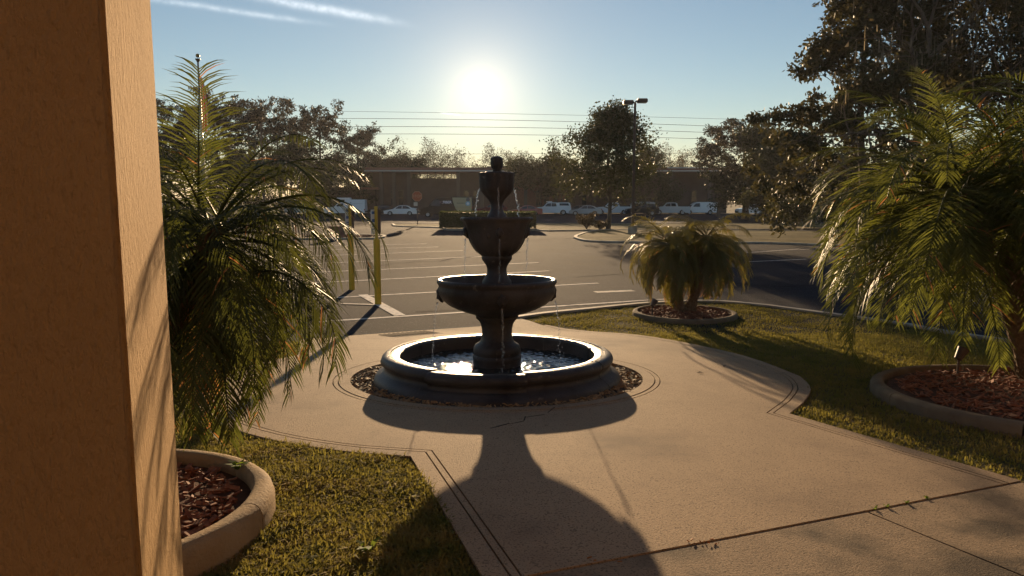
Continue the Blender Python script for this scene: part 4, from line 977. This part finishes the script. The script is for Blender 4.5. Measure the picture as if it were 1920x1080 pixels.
def make_tree(kind, seed, H, Rr, leaves, lsize, m, trunk_r=None, t0=.10, cl=1.0):
    r = random.Random(seed); mb = MB(); tips = []; tr = trunk_r or H*.02
    lean = (r.uniform(-.06, .06), r.uniform(-.06, .06)); ht = H*(.97 if kind in ('pine', 'cone') else .62)
    tp = [Vector((lean[0]*z+.02*H*math.sin(z*2.2/H*3+seed), lean[1]*z, z)) for z in [ht*i/9 for i in range(10)]]
    mb.tube(tp, [tr*(1.25 if i == 0 else 1)*(1-.8*i/9) for i in range(10)], 8)
    at = lambda t: tp[int(t*8.99)].lerp(tp[int(t*8.99)+1], t*8.99-int(t*8.99))
    def limb(p, d, l, rad, depth, grav=0.0, wob=.25):
        pts = [p]; q = p.copy(); n = 5
        for i in range(n):
            d = (d+Vector((r.gauss(0, wob), r.gauss(0, wob), r.gauss(0, wob)+grav))).normalized(); q = q+d*l/n; pts.append(q.copy())
            if depth > 0 and i >= 1:
                for _ in range(2 if depth > 1 else 1+(i == n-1)):
                    dd = (d+Vector((r.gauss(0, .7), r.gauss(0, .7), r.gauss(0.1, .5)))).normalized(); limb(q.copy(), dd, l*r.uniform(.42, .62), rad*.5*(1-i/n*.5), depth-1, grav, wob)
        mb.tube(pts, [rad*(1-.75*i/n) for i in range(n+1)], 5 if rad > .05 else 4, cap=False)
        if depth == 0: tips.append(pts[-1]); tips.append(pts[3])
    if kind == 'pine':
        nb = 20
        for i in range(nb):
            t = .46+.53*(i/nb)**.9; q = i*2.4+r.gauss(0, .3); env = math.sin(math.pi*min(1, (t-.40)/.62))**.6
            limb(at(t), Vector((math.cos(q), math.sin(q), .25+.5*(t-.5))), Rr*(.35+.75*env)*r.uniform(.7, 1.15), tr*.30, 1, .05, .2)
        tips.append(tp[-1])
    elif kind == 'cone':      # magnolia: leafy from low down to a point
        nb = 46
        for i in range(nb):
            t = t0+(.98-t0)*i/nb; q = i*2.4+r.gauss(0, .3); env = (1-t)**(.75 if t0 < .12 else .95)*1.12+.10
            limb(at(t), Vector((math.cos(q), math.sin(q), .35)), Rr*env*r.uniform(.75, 1.15), tr*.28*(1.1-t), 1, .04, .2)
        tips.append(tp[-1])
    else:                      # spreading crown
        nb = dict(oak=9, round=10, bare=9)[kind]
        for i in range(nb):
            t = .42+.58*i/nb; q = i*2.4+r.gauss(0, .35)
            limb(at(t), Vector((math.cos(q), math.sin(q), .55+.9*t*r.random())), Rr*r.uniform(.75, 1.1), tr*.42*(1.2-.5*t), 2, .03, .24)
        limb(tp[-1], Vector((0, 0, 1)), H*.32, tr*.3, 2, .03, .24)
    C = np.array([tuple(p) for p in tips]); root = dict(trunk=mb.mesh('trunk', M['bark']))
    n = max(1, int(leaves/len(C)))
    cr = cl*dict(pine=Rr*.20, cone=Rr*.20, oak=Rr*.16, round=Rr*.20, bare=Rr*.12)[kind]
    g = np.random.default_rng(seed); V, Q = leaf_cloud(C, cr*g.uniform(.6, 1.4, len(C)), n, lsize, dict(pine=.55, cone=.7, oak=.6, round=.8, bare=.7)[kind], seed, .55 if kind != 'pine' else .4)
    root['crown'] = np_mesh('crown', V, Q, M[m]); root['H'] = H; return root
def plant(tm, name, loc, s, rz, label, cat='tree', group=None, sz=None, zs=None):
    root = empty(name, loc, rz); tag(root, label, cat, group); root.scale = (s, s, zs or s)
    mobj('trunk', tm['trunk'], root); mobj('crown', tm['crown'], root); return root
PINE = [make_tree('pine', 11+k, 16, 4.2, 9500, .42, 'leaf_pine') for k in range(3)]
OAK = [make_tree('oak', 31+k, 11, 5.5, 6000, .26, 'leaf_oak') for k in range(3)]
ROUND = [make_tree('round', 51+k, 10, 4.2, 14000, .34, 'leaf_broad') for k in range(3)]
def at_px(x, Y): return Vector((pxd(x, 400, Y).x, Y, zlot(Y)-.05))
def tree_px(tm, name, x, ytop, Y, label, wid=None, rz=0, group='trees across the street'):
    Y = Y*1.14 if Y > 82 else Y
    H = pxd(x, ytop, Y).z-zlot(Y); zs = H/tm_h(tm); s = zs if wid is None else wid
    return plant(tm, name, at_px(x, Y), s, rz, label, group=group, zs=zs)
def tm_h(tm):
    if 'top' not in tm: tm['top'] = max(v.co.z for v in tm['crown'].vertices)
    return tm['top']
# tall pines on the left
for i, (x, yt, Y, lb) in enumerate(((318, 185, 92, 'tall pine seen through the palm fronds beside the flag pole'), (415, 158, 100, 'tall round topped pine right behind the flag pole'), (470, 180, 106, 'dark dense pine beside the utility pole'), (525, 176, 112, 'pine with a flat spreading top behind the utility pole'),
                                    (602, 184, 100, 'lone tall pine with a full crown above the white utility truck'), (678, 226, 118, 'small topped pine between the tall lone pine and the bare oaks'))):
    tree_px(PINE[i % 3], 'pine_tree', x, yt, Y, lb, wid=(.95, 1.0, 1.05, .95, 1.0, .8)[i], rz=i*1.3)
for i, (x, yt, Y, lb) in enumerate(((350, 230, 96, 'dense round tree low behind the flag pole'), (450, 258, 95, 'bushy tree under the dark pine'), (545, 250, 96, 'broad tree filling the gap below the flat topped pine'), (640, 278, 108, 'broad dark tree left of the flat roofed building'), (735, 250, 126, 'dense tree rising over the left end of the flat roof'), (700, 285, 122, 'low round tree behind the left corner of the roof'))):
    tree_px(ROUND[i % 3], 'broadleaf_tree', x, yt, Y, lb, wid=(1.1, 1.1, 1.1, 1.0, 1.15, .9)[i], rz=i*2.1)
# thin crowned oaks behind the building
for i, (x, yt, Y, lb) in enumerate(((775, 256, 130, 'open crowned oak with crooked limbs over the flat roof'), (815, 254, 134, 'tall thin leaved oak beside the crooked oak'), (862, 278, 132, 'low spreading oak with sparse leaves'), (905, 290, 140, 'faint sparse oak left of the fountain finial'),
                                    (932, 264, 130, 'upright sparse oak directly behind the fountain finial'), (968, 275, 138, 'thin oak just right of the fountain finial'), (1060, 268, 140, 'sparse oak between the rounded tree and the island tree'), (1245, 262, 128, 'thin tree above the right part of the flat roof'), (1280, 272, 132, 'small sparse tree at the end of the flat roof'))):
    tree_px(OAK[i % 3], 'oak_tree', x, yt, Y, lb, wid=(.85, .85, .8, .7, .75, .7, .8, .8, .7)[i], rz=i*1.7)
for i, (x, yt, Y, lb) in enumerate(((1012, 256, 101, 'full rounded tree standing over the roof right of the finial'), (1052, 280, 100, 'lower rounded tree beside the full rounded one'), (1208, 258, 101, 'leafy tree behind the lamp post heads'))):
    tree_px(ROUND[(i+1) % 3], 'broadleaf_tree', x, yt, Y, lb, wid=(.95, .85, .95)[i], rz=i*2.6)
# trees right of the street
for i, (x, yt, Y, lb) in enumerate(((1350, 226, 84, 'layered tree at the edge of the open sky right of the roof'), (1395, 216, 80, 'dark layered tree behind the white sport utility car'), (1445, 212, 74, 'tall dense tree next to the big magnolia'), (1500, 235, 66, 'bushy tree partly hidden by the magnolia'))):
    tree_px(PINE[i % 3] if i < 2 else ROUND[i % 3], 'street_tree', x, yt, Y, lb, wid=(.72, .75, .95, .9)[i], rz=i*.9)
for i, (x, yt, Y, lb) in enumerate(((1400, 300, 78, 'low leafy tree behind the white sport utility car'), (1520, 300, 64, 'shaggy low tree with hanging branches by the magnolia'), (1610, 290, 50, 'dark low tree under the magnolia'), (1680, 250, 46, 'dark undergrowth tree behind the leaning palm'), (1840, 230, 44, 'dark undergrowth tree at the far side of the leaning palm'))):
    tree_px(ROUND[i % 3], 'broadleaf_tree', x, yt, Y, lb, wid=(.85, .7, .75, .8, .85)[i], rz=i*1.1)
MAG = make_tree('cone', 71, 15.5, 4.0, 42000, .24, 'leaf_magnolia', .22, cl=.72)
plant(MAG, 'magnolia_tree', at_px(1618, 34), .95, .4, 'tall dense magnolia with big dark leaves against the open sky')
MAG2 = make_tree('round', 83, 15, 5.2, 46000, .22, 'leaf_magnolia', .25, cl=.62)
plant(MAG2, 'broadleaf_tree', at_px(1885, 33), .95, 1.2, 'towering dark leaved tree above the leaning palm')
BARE = make_tree('bare', 91, 14, 4.2, 1500, .16, 'leaf_oak', .26)
def bare_tree():
    root = plant(BARE, 'bare_tree', at_px(1708, 31), 1.0, .8, 'bare limbed tree hung with grey moss between two dark trees')
    C = np.array([tuple(v.co) for v in BARE['trunk'].vertices if v.co.z > 5.5]); g = np.random.default_rng(5); C = C[g.choice(len(C), 260)]
    L_ = g.uniform(.2, .9, len(C)); w = .02; V = np.stack([C+[-w, 0, 0], C+[w, 0, 0], C+np.stack([w*.3+0*L_, .05*g.normal(size=len(C)), -L_], 1), C+np.stack([-w*.3+0*L_, 0*L_, -L_], 1)], 1).reshape(-1, 3)
    tag(mobj('hanging_moss', np_mesh('hanging_moss', V, np.arange(len(V)).reshape(-1, 4), M['moss']), root), kind='stuff')
bare_tree()
ISL = make_tree('cone', 101, 7.3, 3.6, 20000, .17, 'leaf_broad', .14, t0=.16)
def island_tree():
    p = pxl(1138, 431); root = plant(ISL, 'island_tree', p, 1.06, .3, 'full pointed evergreen tree on the planted island by the lamp post')
island_tree()
# hedge and shrubs
def hedge():
    c = pxd(915, 430, 48.6); L_ = 6.2; D_ = 1.7; h = 1.08; root = empty('hedge', (c.x, 48.6, LOT+.04)); tag(root, 'low clipped box hedge on the verge behind the fountain', 'hedge')
    MB().cbox((0, 0, h/2), (L_-.25, D_-.25, h-.1), .1).build('core', M['leaf_hedge'], root)
    g = np.random.default_rng(3); n = 15000; P = g.uniform([-L_/2, -D_/2, .05], [L_/2, D_/2, h], (n, 3)); f = g.integers(0, 4, n)
    P[f == 0, 2] = h-abs(g.normal(0, .03, (f == 0).sum())); P[f == 1, 1] = -D_/2+abs(g.normal(0, .03, (f == 1).sum())); P[f == 2, 1] = D_/2-abs(g.normal(0, .03, (f == 2).sum())); s = g.choice([-1, 1], (f == 3).sum()); P[f == 3, 0] = s*(L_/2-abs(g.normal(0, .03, (f == 3).sum())))
    V, Q = leaf_cloud(P, .03, 1, .075, 1, 4, .6); mobj('foliage', np_mesh('foliage', V, Q, M['leaf_hedge']), root)
hedge()
def shrub(loc, r, h, n, label, m='leaf_oak', ls=.10, seed=0, group='low shrubs'):
    root = empty('shrub', loc); tag(root, label, 'shrub', group); rr = random.Random(seed); mb = MB(); tips = []
    for i in range(14):
        q = i*2.4; d = Vector((math.cos(q)*r*rr.uniform(.3, .9), math.sin(q)*r*rr.uniform(.3, .9), h*rr.uniform(.5, .95))); mb.tube([(0, 0, 0), d*.5+Vector((0, 0, h*.1)), d], [.02, .014, .006], 4); tips += [tuple(d), tuple(d*.65)]
    mb.build('stem', M['bark'], root); V, Q = leaf_cloud(np.array(tips), r*.35, int(n/len(tips)), ls, .8, seed); mobj('foliage', np_mesh('foliage', V, Q, M[m]), root)
shrub(pxl(1100, 430), .75, 1.05, 1800, 'small brown shrub on the verge left of the island tree', seed=1)
shrub(pxl(1125, 431), .55, .6, 900, 'low reddish shrub at the foot of the island tree', seed=2)
for i, (x, Y, r, h, lb) in enumerate(((1462, 66, 2.0, 2.0, 'bright leaved bush beside the white sport utility car'), (1490, 50, 2.4, 2.6, 'rounded bush on the verge behind the leaning palm fronds'), (1580, 44, 2.6, 2.4, 'dark wide bush under the magnolia'), (1700, 42, 2.8, 2.3, 'dark bush behind the wide palm fronds'), (1830, 42, 2.8, 2.2, 'last dark bush of the row behind the leaning palm'),
                                      (600, 120, 3.8, 4.4, 'large dark bush left of the building wing'), (540, 120, 3.5, 3.6, 'dark bush behind the pale grey car'), (470, 120, 3.5, 3.8, 'dark bush below the utility pole'), (400, 120, 3.5, 4.0, 'dark bush below the round topped pine'))):
    shrub(at_px(x, Y), r, h, 2600, lb, 'leaf_broad' if i else 'leaf_oak', .22 if Y < 80 else .34, 10+i, 'bushes along the street')
def planter_box():
    p = pxl(633, 446, LOT+.05); root = empty('planter_box', p); tag(root, 'small square dark planter box on the mulched island', 'planter box')
    MB().cbox((0, 0, .27), (.66, .66, .54), .02).build('box', M['brick'], root); MB().cbox((0, 0, .56), (.72, .72, .07), .015).build('rim', M['brick'], root)
planter_box()
chips('mulch', (pxl(640, 445).x, pxl(640, 445).y), 2.0, .9, 400, LOT+.06, M['mulch'], island2, (.08, .2))
for i, (x, y, lb) in enumerate(((1306, 699, 'dry brown leaf on the sunlit concrete, nearer the fountain ring'), (1357, 688, 'dry brown leaf on the sunlit concrete, nearer the curved lawn edge'))):
    o = MB().add([(0, 0, 0), (.035, .02, .010), (.075, 0, .004), (.035, -.022, .008)], [(0, 1, 2, 3)]).build('fallen_leaf', M['bark']); o.location = px(x, y, .004); o.rotation_euler = (0, 0, i*1.1); tag(o, lb, 'leaf', 'dry leaves on the walkway')

# ------------------------------------------------------------------ thin haze volume, added to lift distant shadows
def make_haze():
    m = bpy.data.materials.new('haze'); m.use_nodes = True; nt = m.node_tree; nt.nodes.clear()
    o = nt.nodes.new('ShaderNodeOutputMaterial'); v = nt.nodes.new('ShaderNodeVolumePrincipled')
    v.inputs['Color'].default_value = (.90, .88, .92, 1); v.inputs['Density'].default_value = HAZE; v.inputs['Anisotropy'].default_value = .35
    nt.links.new(v.outputs[0], o.inputs['Volume'])
    tag(MB().box((0, 1050, 14.0), (3400, 3200, 38)).build('haze', m), 'thin added haze over the whole place', 'haze', kind='stuff')
HAZE = .0002
make_haze()

# ------------------------------------------------------------------ tufts and litter along the joints
for k, x in enumerate((1640, 1662, 1700, 1738)):
    y = 1080-.1915*(x-980)
    weed(px(x, y)+Vector((0, 0, -.01)), 9, .035, 'tiny grass tuft sprouting from the joint between walkway and porch', 'tufts in the slab joint')
def litter(pts, label):
    mb = MB()
    for (x, y, n) in pts:
        c = px(x, y)
        for i in range(n):
            l = random.uniform(.008, .028); mb.box(c+Vector((random.gauss(0, .05), random.gauss(0, .014), .002+random.random()*.006)), (l, l*.2, .004), Euler((random.gauss(0, .2), random.gauss(0, .2), random.uniform(0, 6.3))).to_matrix())
    tag(mb.build('leaf_litter', M['frond_dead']), label, 'litter', kind='stuff')
litter(((1325, 1016, 9), (1120, 1052, 3)), 'dry twigs and leaf bits caught in the joint of the walkway')
